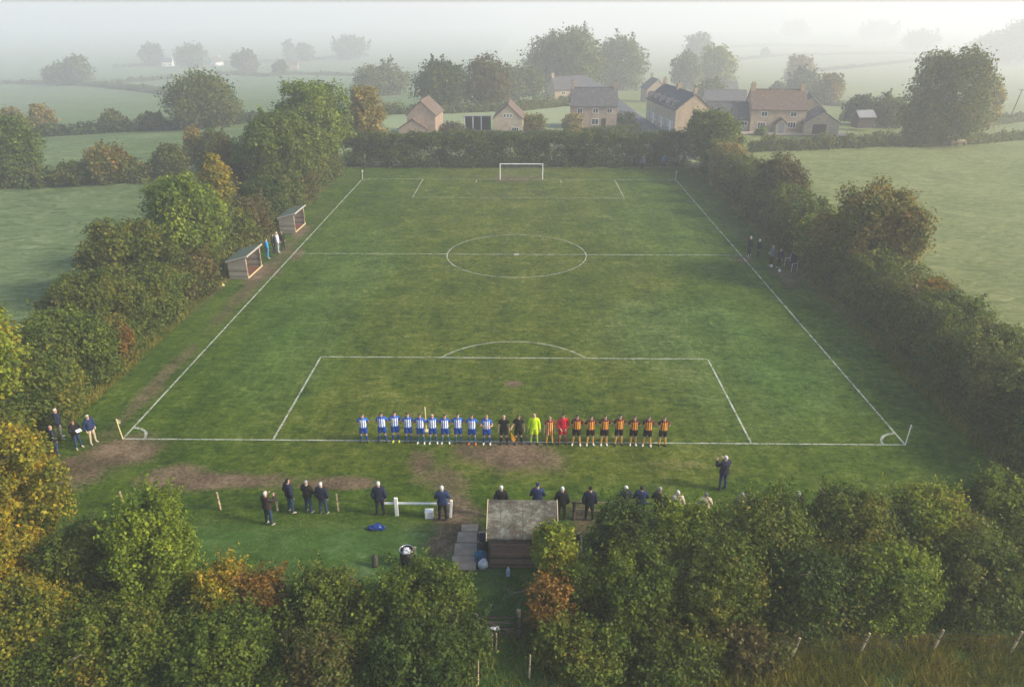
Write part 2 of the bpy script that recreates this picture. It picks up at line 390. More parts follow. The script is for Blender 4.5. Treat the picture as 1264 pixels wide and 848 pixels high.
# faint mowing bands along the pitch
sx = t.n('ShaderNodeSeparateXYZ', i0=p)
st = t.math('SINE', t.math('MULTIPLY', t.math('ADD', sx.outputs[0], t.math('MULTIPLY', nm, 0.9)), 1.55))
stv = t.math('MULTIPLY_ADD', st, 0.055, 1.0)
c_pitch = t.mix(1.0, c_pitch, t.n('ShaderNodeCombineColor', i0=stv, i1=stv, i2=stv), 'MULTIPLY')
wv = t.noise(t.mapping(p, (0.38,0.85,0.5), (0,0,R(-22))), 1.0, 7, 0.68, 1.5)
wv2 = t.noise(t.mapping(p, (0.55,1.05,0.8), (0,0,R(24))), 1.0, 7, 0.68, 1.6)
lmix = band(band(wv, nf, 0.7, 0.3), nb, 0.8, 0.2)
c_left = t.ramp(lmix, [(0.40,(0.044,0.074,0.018)), (0.47,(0.085,0.132,0.042)), (0.54,(0.130,0.180,0.070)), (0.62,(0.215,0.27,0.13))])
rmix = band(band(wv2, nf, 0.7, 0.3), nb, 0.8, 0.2)
c_right = t.ramp(rmix, [(0.39,(0.075,0.105,0.028)), (0.47,(0.130,0.165,0.050)), (0.54,(0.185,0.210,0.072)), (0.62,(0.27,0.27,0.12))])
big = t.noise(p, 0.012, 3, 0.5)
c_far = t.ramp(band(big, nm, 0.7, 0.3), [(0.38,(0.155,0.210,0.100)), (0.5,(0.21,0.26,0.130)), (0.62,(0.26,0.29,0.150))])
lw = band(band(nb, nm, 0.35, 0.65), band(scuff, nf, 0.6, 0.4), 0.5, 0.5)
c_lawn = t.ramp(lw, [(0.40,(0.030,0.062,0.010)), (0.48,(0.046,0.100,0.016)), (0.54,(0.070,0.135,0.032)), (0.62,(0.130,0.200,0.090))])
yz = t.n('ShaderNodeSeparateXYZ', i0=p).outputs[1]
base = t.mix(t.n('ShaderNodeMapRange', i0=yz, i1=60.0, i2=80.0), c_lawn, c_far)
base = t.mix(zs.outputs[0], base, c_pitch); base = t.mix(zs.outputs[1], base, c_left); base = t.mix(zs.outputs[2], base, c_right)
mud = t.ramp(band(nm, nf, 0.5, 0.5), [(0.38,(0.055,0.038,0.022)), (0.5,(0.125,0.086,0.052)), (0.62,(0.24,0.175,0.110))])
wf = t.math('ADD', wr, t.math('MULTIPLY', t.math('SUBTRACT', band(band(ngr, scuff, 0.5, 0.5), band(nf, nff, 0.6, 0.4), 0.5, 0.5), 0.5), 3.2))
wfm = t.n('ShaderNodeMapRange', i0=wf, i1=0.22, i2=0.95); t.set(wfm.inputs[0], wf)
wfac = t.math('MULTIPLY', wfm.outputs[0], t.math('GREATER_THAN', wr, 0.02))
base = t.mix(wfac, base, mud)
# scattered fallen leaves and clover flecks
vo = t.n('ShaderNodeTexVoronoi', Vector=p, Scale=3.2); fl = t.math('LESS_THAN', vo.outputs['Distance'], 0.075)
base = t.mix(t.math('MULTIPLY', fl, t.math('MULTIPLY', t.math('GREATER_THAN', nb, 0.5), 0.35)), base, C4((0.20,0.15,0.07)))
hgt0 = band(t.math('MULTIPLY', t.math('ADD', zs.outputs[1], zs.outputs[2]), band(wv, wv2, 0.5, 0.5)), band(nf, nff, 0.06, 0.03), 0.55, 1.0)
hgt = band(hgt0, t.math('ADD', t.math('MULTIPLY', scuff, 0.16), t.math('MULTIPLY', scuff2, 0.08)), 1.0, 1.0)
GROUND_M = t.done(t.bsdf(base, 0.9, 0.12, t.bump(hgt, 0.9, 0.6)))
gm.materials.append(GROUND_M)
go = bpy.data.objects.new('ground', gm); COL.objects.link(go); tag(go, 'worn football pitch, rough meadows and misty fields', 'ground', kind='structure')

# pitch markings: thin worn lines of white paint lying on the grass
PW, PL, PA, PD, CR = 21.0, 65.75, 12.85, 10.4, 6.51
LV, LF = [], []
def strip(pts, wdt=0.11, closed=False):
    P = np.array(pts, float); n = len(P)
    for i in range(n):
        a = P[(i-1) % n] if (closed or i > 0) else P[i]; b = P[(i+1) % n] if (closed or i < n-1) else P[i]
        d = b-a; d /= np.hypot(*d); nrm = np.array([-d[1], d[0]])*wdt/2
        for s in (1, -1):
            q = P[i]+nrm*s; LV.append((q[0], q[1], ground_z(q[0], q[1])+0.022))
    k = len(LV)-2*n
    for i in range(n if closed else n-1):
        j = (i+1) % n; LF.append((k+2*i, k+2*i+1, k+2*j+1, k+2*j))
def line(a, b, wdt=0.11):
    n = max(2, int(math.hypot(b[0]-a[0], b[1]-a[1])/0.5)); strip([(a[0]+(b[0]-a[0])*i/n, a[1]+(b[1]-a[1])*i/n) for i in range(n+1)], wdt)
def arc(c, r, a0, a1, wdt=0.1, closed=False):
    n = max(8, int(abs(a1-a0)*r/0.35)); strip([(c[0]+r*math.cos(a0+(a1-a0)*i/n), c[1]+r*math.sin(a0+(a1-a0)*i/n)) for i in range(n + (0 if closed else 1))], wdt, closed)
h = 0.06
line((-PW,0),(PW,0),0.10); line((-PW,PL),(PW,PL),0.10)
line((-PW,h),(-PW,PL-h),0.12); line((PW,h),(PW,PL-h),0.11); line((-PW+h,PL/2),(PW-h,PL/2),0.11)
for y0, s in ((0,1),(PL,-1)):
    line((-PA,y0+s*h),(-PA,y0+s*PD)); line((PA,y0+s*h),(PA,y0+s*PD)); line((-PA+h,y0+s*PD),(PA-h,y0+s*PD),0.10)
line((-5.6,PL-h),(-5.6,PL-2.2)); line((5.6,PL-h),(5.6,PL-2.2))
arc((0,PL/2), CR, 0, 2*math.pi, 0.09, True)
ra = 5.7
arc((0,PD+2.62-ra), ra, math.pi/2-math.acos((ra-2.62)/ra)+0.01, math.pi/2+math.acos((ra-2.62)/ra)-0.01, 0.09)
arc((-PW,0), 1.15, 0.06, math.pi/2-0.07, 0.15); arc((PW,0), 1.15, math.pi/2+0.07, math.pi-0.06, 0.15)
arc((-PW,PL), 0.95, -math.pi/2+0.07, -0.06); arc((PW,PL), 0.95, math.pi+0.06, 1.5*math.pi-0.07)
arc((0,PL/2), 0.16, 0, 2*math.pi, 0.3, True)
t = NT('worn_line_paint'); p = t.pos()
n = band(t.noise(p, 1.1, 5, 0.7), t.noise(p, 13, 4, 0.8), 0.55, 0.45)
f = t.n('ShaderNodeMapRange', i0=n, i1=0.36, i2=0.60, i3=0.06, i4=0.72)
tr = t.n('ShaderNodeBsdfTransparent'); mx = t.n('ShaderNodeMixShader', i0=f.outputs[0])
t.set(mx.inputs[1], tr.outputs[0]); t.set(mx.inputs[2], t.bsdf(C4((0.62,0.64,0.55)), 0.9, 0.1))
LINE_M = t.done(mx.outputs[0])
mk = mesh_obj('pitch_markings', np_mesh('pitch_markings', LV, LF), LINE_M); tag(mk, 'worn white painted football pitch lines', 'markings', kind='structure')

# road by the terrace and gravel drive by the cottage
def sheet(name, poly, z, mat):
    bm = bmesh.new(); bm.faces.new([bm.verts.new((x, y, z)) for x, y in poly]); me = bpy.data.meshes.new(name); bm.to_mesh(me); bm.free()
    o = mesh_obj(name, me, mat); tag(o, kind='structure'); return o
ASPH = simple('wet_tarmac', (0.085,0.085,0.09), 0.7, 0.25, 0.6)
GRAV = simple('pale_gravel', (0.40,0.33,0.25), 0.95, 0.2, 1.2)
sheet('road', [(21.2,80),(27.2,80),(26.6,104),(25.2,130),(24,170),(21,230),(16,230),(19.5,170),(21,130),(21,104)], 0.10, ASPH)
sheet('driveway', [(33,104.6),(58,102.2),(60,104),(59,106.6),(47,106.8),(33,106.9)], 0.11, GRAV)

# ------------------------------------------------------------------ foliage
def leaf_mesh(name, P, N, L, rng, flat=0.35):
    """n separate pointed leaves (or leaf sprays) with their own direction"""
    n = len(P); r = rng.normal(size=(n,3)); r -= (r*N).sum(1)[:,None]*N
    T = r/np.maximum(np.linalg.norm(r, axis=1), 1e-6)[:,None]; B = np.cross(N, T)
    L = np.asarray(L).reshape(-1,1)*np.ones((n,1)); Wd = L*rng.uniform(0.55,0.85,(n,1))
    V = np.empty((n,4,3)); V[:,0] = P-T*L*0.5; V[:,1] = P+B*Wd*0.5+N*L*0.12; V[:,2] = P+T*L*0.5-N*L*0.10; V[:,3] = P-B*Wd*0.5+N*L*0.12
    F = np.arange(n*4).reshape(n,4)
    return np_mesh(name, V.reshape(-1,3), F)
def scatter(rng, C, Rr, n, up_bias=0.25, inner=0.45):
    """n points with normals on the lumpy shell formed by clumps (centres C, radii Rr)"""
    pr = Rr**2; k = rng.choice(len(C), n, p=pr/pr.sum())
    d = rng.normal(size=(n,3)); d[:,2] += up_bias; d /= np.linalg.norm(d, axis=1)[:,None]
    q = inner + (1.12-inner)*rng.random(n)**0.6
    stray = rng.random(n) < 0.16; q[stray] = rng.uniform(1.0, 1.55, stray.sum())
    st = rng.uniform(0.65, 1.45, (len(C),3)); st[:,2] *= 0.9
    P = C[k] + d*(Rr[k]*q)[:,None]*st[k]
    N = d*0.75 + rng.normal(size=(n,3))*0.5 + np.array([0,0,0.35]); N /= np.linalg.norm(N, axis=1)[:,None]
    return P, N
def sprays(rng, C, Rr, n, ln, per):
    """leafy shoots that stick out of the outline"""
    k = rng.choice(len(C), n); d = rng.normal(size=(n,3)); d[:,2] = np.abs(d[:,2])+0.55; d /= np.linalg.norm(d, axis=1)[:,None]
    P0 = C[k]+d*Rr[k][:,None]*0.8; l = ln*rng.uniform(0.5,1.2,n)
    s = rng.random((n,per)); P = P0[:,None]+d[:,None]*(s*l[:,None])[...,None] + rng.normal(size=(n,per,3))*ln*0.09
    P = P.reshape(-1,3); N = rng.normal(size=P.shape)+np.array([0,0,0.6]); N /= np.linalg.norm(N, axis=1)[:,None]
    return P, N
def dome_clumps(rng, wx, wy, h, n, cr, low=0.0, flat=0.35):
    """clump centres through a bush that reaches down to the ground"""
    C, Q = [], []
    for i in range(n):
        z = rng.uniform(low+0.05, 0.92)
        u = (z-flat)/(1.0-flat) if z > flat else (flat-z)/flat*0.45
        prof = max(0.1, 1-abs(u)**2.6)**0.5; a = rng.uniform(0, 2*math.pi)
        lob = 1+0.20*math.sin(2*a+n)+0.12*math.sin(3*a+h*7)
        q = rng.uniform(0.25, 0.95)**0.5*prof*lob
        C.append((math.cos(a)*q*(wx/2-cr*0.45), math.sin(a)*q*(wy/2-cr*0.45), z*h*0.93-cr*0.15)); Q.append(cr*rng.uniform(0.6,1.25))
    return np.array(C), np.array(Q)
def crown_clumps(rng, wx, wy, z0, z1, n, cr):
    C, Q = [], []; zc = z0+(z1-z0)*0.46
    for i in range(n):
        d = rng.normal(size=3); d[2] += 0.15; d /= np.linalg.norm(d); q = rng.uniform(0.3, 1.0)**0.45
        a = math.atan2(d[1], d[0]); lob = 1+0.16*math.sin(3*a+n*0.7)+0.12*math.sin(5*a+z1)
        hz = (z1-zc) if d[2] > 0 else (zc-z0)
        C.append((d[0]*q*(wx/2-cr*0.6)*lob, d[1]*q*(wy/2-cr*0.6)*lob, zc+d[2]*q*(hz-cr*0.5))); Q.append(cr*rng.uniform(0.6,1.3))
    return np.array(C), np.array(Q)
LEAF_AREA = 0.33
def n_leaves(C, Q, L, cover, ext):
    wx, wy, h = ext; s = math.pi*(wx+wy)/2*h*0.75 + math.pi*wx*wy/4
    return int(cover*s/(LEAF_AREA*L*L))
def bare_twigs(rng, mb, base, h, spread, n, r=0.03):
    for i in range(n):
        a = rng.uniform(0, 2*math.pi); e = rng.uniform(0.6, 1.0)
        pts = [Vector(base)]; d = Vector((math.cos(a)*spread, math.sin(a)*spread, h*e))
        for k in range(1,5):
            pts.append(Vector(base)+d*(k/4)+Vector(rng.normal(0, 0.05*h, 3))*(k/4))
        mb.tube(pts, [r*(1-0.2*k) for k in range(5)], 5)
        for q in (2,3):
            d2 = Vector((math.cos(a+rng.uniform(-1.2,1.2)), math.sin(a+rng.uniform(-1.2,1.2)), rng.uniform(0.2,0.9)))*h*0.22
            mb.tube([pts[q], pts[q]+d2*0.5, pts[q]+d2], [r*0.5, r*0.35, r*0.15], 4)
SEED = [100]
def rng_next(): SEED[0] += 1; return np.random.default_rng(SEED[0])
def bush(name, label, cat, x, y, wx, wy, h, sp, L, cr=None, cover=3.0, group=None, twigs=0, spray=0, z=None, flat=0.4):
    rng = rng_next(); z = ground_z(x, y) if z is None else z
    root = empty(name, (x, y, z), rng.uniform(-0.3,0.3)); tag(root, label, cat, group)
    cr = 0.82*(cr or max(0.28, 0.17*(wx+wy)/2)); n = int(np.clip(2.6*(wx*wy*h)/(cr**3*7)+10, 12, 200))
    C, Q = dome_clumps(rng, wx, wy, h, n, cr, flat=flat)
    P, N = scatter(rng, C, Q, n_leaves(C, Q, L, cover, (wx,wy,h)))
    if spray:
        P2, N2 = sprays(rng, C, Q, spray*2, cr*2.0, 24); P = np.vstack([P,P2]); N = np.vstack([N,N2])
    ok = P[:,2] > 0.03; P, N = P[ok], N[ok]
    mesh_obj('foliage', leaf_mesh('foliage', P, N, L*rng.uniform(0.45,1.5,len(P)), rng), LM[sp], root)
    mb = MB()
    for i in range(5):
        a = rng.uniform(0,6.28); c = C[rng.integers(len(C))]
        mb.tube([(0.02*math.cos(a),0.02*math.sin(a),-0.1), Vector(c)*0.5+Vector((0,0,0.1)), c], [0.06,0.045,0.02], 5)
    mb.build('stem', BARK, root)
    if twigs:
        tb = MB(); bare_twigs(rng, tb, (0,0,h*0.4), h*0.66, wx*0.45, max(1,twigs//2), 0.02); tb.build('bare_twig', TWIG, root)
    return root
def tree(name, label, x, y, wd, h, sp, L, z0=None, wy=None, cr=None, cover=3.0, group=None, cat='tree', trunk_r=None, spray=0, twigs=0, z=None, lean=(0,0), dens=1.0):
    rng = rng_next(); z = ground_z(x, y) if z is None else z; wy = wy or wd; z0 = h*0.18 if z0 is None else z0
    root = empty(name, (x, y, z), rng.uniform(-0.3,0.3)); tag(root, label, cat, group)
    cr = 0.80*(cr or 0.15*wd); n = int(np.clip(2.1*(wd*wy*(h-z0))/(cr**3*7)+8, 14, 170)*dens); spray = spray or 26
    C, Q = crown_clumps(rng, wd, wy, z0, h, n, cr)
    C[:,0] += lean[0]*C[:,2]/h; C[:,1] += lean[1]*C[:,2]/h
    P, N = scatter(rng, C, Q, n_leaves(C, Q, L, cover, (wd,wy,h-z0)))
    if spray:
        P2, N2 = sprays(rng, C, Q, spray, cr*1.4, 20); P = np.vstack([P,P2]); N = np.vstack([N,N2])
    ok = P[:,2] > 0.05; P, N = P[ok], N[ok]
    mesh_obj('crown', leaf_mesh('crown', P, N, L*rng.uniform(0.45,1.5,len(P)), rng), LM[sp], root)
    mb = MB(); tr = trunk_r or 0.028*h; zm = z0+(h-z0)*0.35
    top = Vector((lean[0]*0.6, lean[1]*0.6, h*0.72))
    pts = [Vector((0,0,-0.15)), Vector((0.05*lean[0],0,z0*0.5+0.1)), Vector((lean[0]*0.3+rng.normal(0,0.1),lean[1]*0.3,zm)), top]
    mb.tube(pts, [tr*1.25, tr, tr*0.7, tr*0.2], 8)
    for i in np.argsort(rng.random(len(C)))[:12]:
        s = pts[1].lerp(pts[2], rng.uniform(0.4,1.0)); c = Vector(C[i]); m = s.lerp(c, 0.5)+Vector((0,0,0.06*h))
        mb.tube([s, m, c], [tr*0.42, tr*0.26, tr*0.08], 5)
    mb.build('trunk', BARK, root)
    if twigs:
        tb = MB(); bare_twigs(rng, tb, (0,0,h*0.5), h*0.45, wd*0.35, twigs, 0.035); tb.build('bare_twig', TWIG, root)
    return root
def hedge_line(label, pts, h, wd, sp, L, cover=2.6, cat='hedge', name='hedge', clip=False, group=None, z=None):
    """one hedge along a line of ground points"""
    rng = rng_next(); P2 = [Vector((p[0],p[1])) for p in pts]
    o = P2[0]; zr = ground_z(o.x, o.y) if z is None else z
    root = empty(name, (o.x, o.y, zr)); tag(root, label, cat, group)
    C, Q = [], []; stems = MB(); tot = 0
    for a, b in zip(P2[:-1], P2[1:]):
        d = b-a; ln = d.length; tot += ln; u = d/ln; nrm = Vector((-u.y, u.x))
        cr = min(h, wd)*(0.27 if clip else 0.34); n = max(6, int(ln*wd*h/(cr**3*(3.2 if clip else 4.0))))
        for i in range(n):
            s = (i+rng.random())/n*ln; q = (2*((i*0.7548+rng.random()*0.2) % 1)-1)*(wd/2-cr*0.7)
            wob = 0 if clip else 0.22*math.sin(s*0.9+h*5)+0.12*math.sin(s*2.3)
            zt = ((i*0.5698+rng.random()*0.2) % 1)*(h*(1+wob*0.5)-cr*0.8)
            if clip and rng.random() < 0.3: zt = h-cr*rng.uniform(0.72,0.95)
            p = a+u*s+nrm*q; g = (ground_z(p.x, p.y)-zr) if z is None else 0
            C.append((p.x-o.x, p.y-o.y, g+max(zt, cr*0.25))); Q.append(cr*rng.uniform(0.7,1.2) if not clip else cr*rng.uniform(0.85,1.05))
        stems.tube([(a.x+u.x*ln*k/12-o.x, a.y+u.y*ln*k/12-o.y, ((ground_z(a.x+u.x*ln*k/12, a.y+u.y*ln*k/12)-zr) if z is None else 0)+0.06) for k in range(13)], [0.05]*13, 5)
        for i in range(max(2, int(ln/2.5))):
            kk = (i+0.5)/max(2, int(ln/2.5)); p = a+u*kk*ln; g = (ground_z(p.x,p.y)-zr) if z is None else 0
            stems.tube([(p.x-o.x,p.y-o.y,g+0.02),(p.x-o.x+rng.normal(0,.15),p.y-o.y,g+h*0.35),(p.x-o.x+rng.normal(0,.3),p.y-o.y+rng.normal(0,.2),g+h*0.7)], [0.07,0.05,0.02], 5)
    C, Q = np.array(C), np.array(Q)
    n = int(cover*tot*(2*h+wd)/(LEAF_AREA*L*L)); P, N = scatter(rng, C, Q, n, 0.15)
    mesh_obj('foliage', leaf_mesh('foliage', P, N, L*rng.uniform(0.6,1.3,len(P)), rng), LM[sp], root)
    stems.build('stem', BARK, root)
    return root

# --- front hedgerow, nearest the camera
GF = 'bushes of the near hedgerow'
FB = [ # name, label, x, y, wx, wy, h, species, spray, twigs
 ('maple_tree','bright green young maple rising tallest from the near hedge at lower left',-13.6,-11.6,3.3,3.0,4.9,'bright',40,0),
 ('hedge_bush','olive brown thorny bush with bare twigs between the yellow tree and bright green maple',-16.6,-11.6,3.4,3.0,3.3,'olive',10,9),
 ('hedge_bush','golden flecked bush at the lower left corner below the olive thorny bush',-17.2,-14.6,4.2,3.2,2.9,'yellow',12,3),
 ('hedge_bush','orange gold bush at the left picture edge between the golden tree and the corner',-19.6,-12.2,4.0,3.4,3.6,'yellow',14,3),
 ('hedge_bush','yellow flecked bush at the bottom edge under the bright green maple',-13.6,-15.2,3.8,3.0,2.4,'mixed',14,2),
 ('hedge_bush','small yellowing bush right of the bright green maple beside the rough lawn',-10.7,-12.6,2.4,2.2,2.1,'yellow',14,3),
 ('hedge_bush','rusty brown bush beside the small yellowing bush at the lawn edge',-9.3,-12.7,2.0,1.8,1.9,'rust',12,5),
 ('hedge_bush','dense green bush at the bottom edge below the rusty bush',-9.7,-15.4,4.0,3.0,2.3,'green',14,2),
 ('hedge_bush','low sprawling green bush in front of the cut post stump',-6.9,-12.9,3.2,2.6,2.0,'mixed',22,4),
 ('hedge_bush','broad round holly green bush in front of the litter bin',-3.2,-13.0,5.2,3.2,2.35,'green',24,2),
 ('hedge_bush','reddish brown bramble low at the bottom edge left of the gate',-6.3,-15.7,3.0,2.4,1.9,'brown',10,3),
 ('hedge_bush','shaded green bush at the bottom edge just left of the dark field gate',-3.0,-15.6,3.6,2.8,2.2,'dark',14,2),
 ('hedge_bush','small dark bramble against the left post of the field gate',-1.45,-14.7,1.7,1.8,1.5,'dark',10,2),
 ('hedge_bush','small leafy bramble against the right post of the field gate',1.75,-14.6,1.4,1.6,1.2,'mixed',10,2),
 ('hedge_bush','rust coloured dying shrub right of the field gate',1.6,-13.1,1.6,1.3,1.9,'rust',14,5),
 ('hedge_bush','narrow dark green bush behind the rust coloured shrub by the gate',2.95,-12.2,1.7,1.6,2.2,'green',16,2),
 ('hedge_bush','tall blue green bush touching the right side of the shed path',4.75,-9.9,2.7,2.6,3.1,'dark',24,3),
 ('hedge_bush','low bramble with brown leaves at the bottom edge right of the gate',3.0,-15.0,3.0,2.4,1.3,'mixed',14,3),
 ('hedge_bush','low spreading bramble at the bottom edge below the specked bush',6.0,-15.0,3.6,2.2,1.2,'olive',14,3),
 ('hedge_bush','small brown bramble just left of the leftmost fence post at lower right',8.9,-14.6,2.4,1.8,1.0,'brown',10,3),
 ('hedge_bush','big dark green bush low in the hedge right of the gate',4.9,-12.5,3.4,2.8,3.0,'green',22,3),
 ('hedge_bush','tall light green bush hiding the wooden rail fence',7.3,-9.8,3.8,3.0,2.95,'bright',30,2),
 ('hedge_bush','yellow specked bush in the lower row right of the shed',8.0,-12.4,3.6,2.8,3.1,'mixed',22,4),
 ('hedge_bush','dense green bush under the man with raised hands',10.8,-9.6,3.8,3.0,3.5,'green',28,3),
 ('hedge_bush','dull green lower bush above the leftmost fence post of the rough strip',11.3,-12.2,3.6,2.8,3.0,'dark',18,4),
 ('hedge_bush','olive top row bush with twiggy shoots in the right half of the near hedge',14.0,-9.4,3.8,3.0,3.8,'mixed',26,8),
 ('hedge_bush','fresh green lower bush in the right half of the near hedge',14.6,-12.1,3.8,2.8,3.0,'bright',20,3),
 ('hedge_bush','yellow dotted top row bush below the right corner flag',17.2,-9.2,3.6,3.0,3.7,'lime',22,6),
 ('hedge_bush','grey green lower bush above the last fence posts at bottom right',18.0,-12.0,3.8,2.8,3.1,'olive',20,5),
 ('hedge_bush','large leafy bush at the right end of the near hedge',20.6,-8.6,4.0,3.4,3.9,'green',24,4),
 ('hedge_bush','twiggy bush cut by the right edge of the picture',21.6,-12.0,3.6,3.0,3.2,'mixed',18,6),
]
for nm, lb, x, y, wx, wy, h, sp, spr, tw in FB:
    bush(nm, lb, 'tree' if 'tree' in nm else 'bush', x, y, wx, wy, h, sp, 0.115, cr=0.46, cover=3.1, spray=spr*4, twigs=tw, group=None if 'tree' in nm else GF)
tree('field_maple', 'golden yellow tree leaning over the lower left corner by four standing men', -21.3, -9.0, 4.9, 6.4, 'yellow', 0.135, z0=-0.4, cr=0.62, spray=60, twigs=3, cover=3.2)
tree('field_maple', 'spindly yellow green sapling in front of the wooden shed', 1.85, -11.0, 1.8, 3.2, 'lime', 0.12, z0=0.9, cr=0.34, cover=2.2, spray=20, trunk_r=0.05, twigs=5)

# --- left hedgerow beside the dugouts
GL = 'bushes of the left hedgerow'
tree('ash_tree', 'yellow green tree cut by the left edge at mid height', -28.6, -0.6, 6.6, 8.6, 'lime', 0.22, z0=1.2, cr=0.8, spray=40)
tree('oak_tree', 'bright green rounded tree behind the nearer dugout', -28.4, 27.5, 7.0, 8.4, 'bright', 0.25, z0=1.0, cr=0.85, spray=30)
tree('hawthorn_tree', 'brownish olive bushy tree left of the bright green rounded tree', -30.2, 20.5, 7.4, 6.4, 'olive', 0.23, z0=0.6, cr=0.75, spray=30)
tree('field_maple', 'slender golden tree standing above the farther dugout', -30.4, 40.5, 3.4, 7.8, 'yellow', 0.25, z0=1.2, cr=0.6, twigs=4)
tree('oak_tree', 'broad olive green tree in the middle of the left hedgerow', -28.2, 54.0, 9.6, 10.6, 'green', 0.30, z0=0.8, cr=1.1, spray=20)
tree('oak_tree', 'tallest round green tree at the far end of the left hedgerow', -27.4, 68.5, 10.0, 12.6, 'bright', 0.33, z0=1.0, cr=1.15, spray=20)
tree('beech_tree', 'tan and orange tree behind the far left corner flag', -22.6, 78.5, 5.4, 11.0, 'pale', 0.34, z0=0.6, cr=0.9)
tree('thorn_tree', 'greyish brown tree behind the broad olive tree of the left hedgerow', -34.5, 55.0, 5.5, 7.0, 'brown', 0.32, z0=0.5, cr=0.8)
LB = [
 (-27.0,2.0,5.6,5.0,3.9,'mixed','dark leafy bush behind the four men at the left corner',2),
 (-27.6,6.8,6.4,5.4,4.7,'green','dense green bush of the left hedgerow nearest the corner flag',2),
 (-28.4,12.0,7.6,5.6,5.4,'olive','widest olive bush in the near part of the left hedgerow',5),
 (-25.6,9.4,1.6,1.4,2.6,'rust','small upright rusty shrub at the foot of the left hedgerow',4),
 (-26.2,7.2,1.8,1.6,2.0,'yellow','small yellow green shrub at the foot of the left hedgerow',2),
 (-26.8,16.6,5.0,5.0,4.1,'mixed','mid green bush left of the nearer dugout',2),
 (-26.4,22.0,4.4,4.6,3.6,'brown','brown tinged bush close to the wall of the nearer dugout',4),
 (-27.0,33.0,5.0,5.0,4.6,'olive','olive bush between the two dugouts',4),
 (-26.8,38.0,4.6,4.8,4.4,'brown','greyish brown bush with bare twigs behind the farther dugout',12),
 (-27.0,43.0,5.0,5.0,5.2,'dark','dark green bush just beyond the farther dugout',3),
 (-26.6,48.5,4.8,5.0,4.4,'olive','olive bush under the broad tree of the left hedgerow',4),
 (-26.2,55.0,4.4,5.4,4.2,'brown','brown bush at the pitch side of the broad olive tree',4),
 (-26.2,61.5,4.6,5.6,4.6,'mixed','yellow tinged bush at the far part of the left hedgerow',4),
 (-25.8,67.0,4.0,4.0,3.8,'olive','low olive bush below the tallest round tree',3),
 (-30.5,-5.0,6.0,5.0,4.0,'mixed','bush below the yellow green tree at the left edge',2),
 (-25.5,-4.2,4.4,4.4,3.2,'olive','dark olive bush between the golden tree and the four men',4),
]
for x, y, wx, wy, h, sp, lb, tw in LB:
    bush('hedge_bush', lb, 'bush', x, y, wx, wy, h, sp, 0.16 if y < 15 else 0.20 if y < 30 else 0.25, cr=0.6 if wx > 3 else 0.35, cover=3.0, group=GL, twigs=tw, spray=24)

# --- right hedgerow
GR = 'bushes of the right hedgerow'
tree('oak_tree', 'rust and olive autumn tree standing highest in the right hedgerow', 29.2, 25.5, 8.0, 8.3, 'autumn', 0.25, z0=0.6, cr=0.9, spray=30)
tree('hawthorn_tree', 'reddish brown twiggy tree in the far half of the right hedgerow', 28.6, 46.5, 5.6, 6.6, 'brown', 0.28, z0=0.5, cr=0.75, twigs=10)
tree('oak_tree', 'round green tree at the far right corner of the pitch in front of the cottages', 27.4, 73.5, 8.4, 8.2, 'green', 0.33, z0=0.4, cr=1.0)
RB = [
 (27.6,-6.4,6.0,5.0,3.6,'dark','dark bush at the right edge where two hedges meet',3),
 (28.2,-2.2,6.4,5.0,4.2,'mixed','dark green bush level with the right corner flag',4),
 (28.4,2.2,6.6,5.0,4.4,'olive','olive bush just past the right corner flag',5),
 (28.4,6.6,6.4,5.0,4.4,'mixed','green bush with yellow sprigs in the near part of the right hedgerow',4),
 (28.6,11.0,6.6,5.2,4.5,'green','dense bush of the right hedgerow with pale dead twigs on top',14),
 (29.4,14.8,3.0,3.0,4.3,'autumn','bush with an orange topped spray in the right hedgerow',3),
 (28.2,15.6,6.0,5.2,4.4,'olive','greyish olive bush before the autumn tree',6),
 (28.0,20.4,6.0,5.2,4.4,'mixed','green bush at the near foot of the autumn tree',4),
 (26.8,26.0,4.0,4.6,3.6,'olive','dull bush on the pitch side of the autumn tree',3),
 (27.6,31.0,5.6,5.2,4.7,'lime','yellow green bush behind the dark team bench',4),
 (27.8,36.0,5.6,5.2,4.8,'green','rounded green bush past the team bench',3),
 (27.8,41.2,5.6,5.4,4.8,'mixed','soft green bush before the reddish twiggy tree',3),
 (26.4,47.0,4.0,5.0,4.0,'olive','olive bush on the pitch side of the reddish twiggy tree',3),
 (27.6,52.5,5.6,5.4,5.2,'green','green bush beyond the reddish twiggy tree',2),
 (27.4,58.0,5.4,5.4,5.0,'olive','olive green bush two thirds along the right hedgerow',2),
 (27.2,63.5,5.6,5.4,5.6,'pale','tan topped bush near the far end of the right hedgerow',3),
 (27.0,68.4,5.4,5.0,5.6,'mixed','green bush next to the round tree at the far right corner',2),
]
for x, y, wx, wy, h, sp, lb, tw in RB:
    bush('hedge_bush', lb, 'bush', x, y, wx, wy, h, sp, 0.165 if y < 15 else 0.20 if y < 30 else 0.26, cr=0.62, cover=3.0, group=GR, twigs=tw, spray=24)

hedge_line('continuous dense hedge running the whole left side behind the dugouts', [(-27.8,-7),(-28.0,15),(-27.6,40),(-27.2,72)], 3.3, 5.2, 'mixed', 0.18, cover=2.2)
hedge_line('continuous dense hedge running the whole right side of the pitch', [(28.6,-8),(28.9,15),(28.2,40),(27.4,72)], 3.5, 5.6, 'olive', 0.18, cover=2.2)
hedge_line('dense thorn hedge under the bushes right of the shed', [(4.2,-11.0),(12,-10.9),(23,-10.6)], 3.1, 4.8, 'mixed', 0.115, cover=2.3)
hedge_line('low bramble hedge along the bottom edge left of the gate', [(-21,-14.4),(-12,-15.2),(-2.4,-14.9)], 1.7, 3.4, 'green', 0.115, cover=2.3)
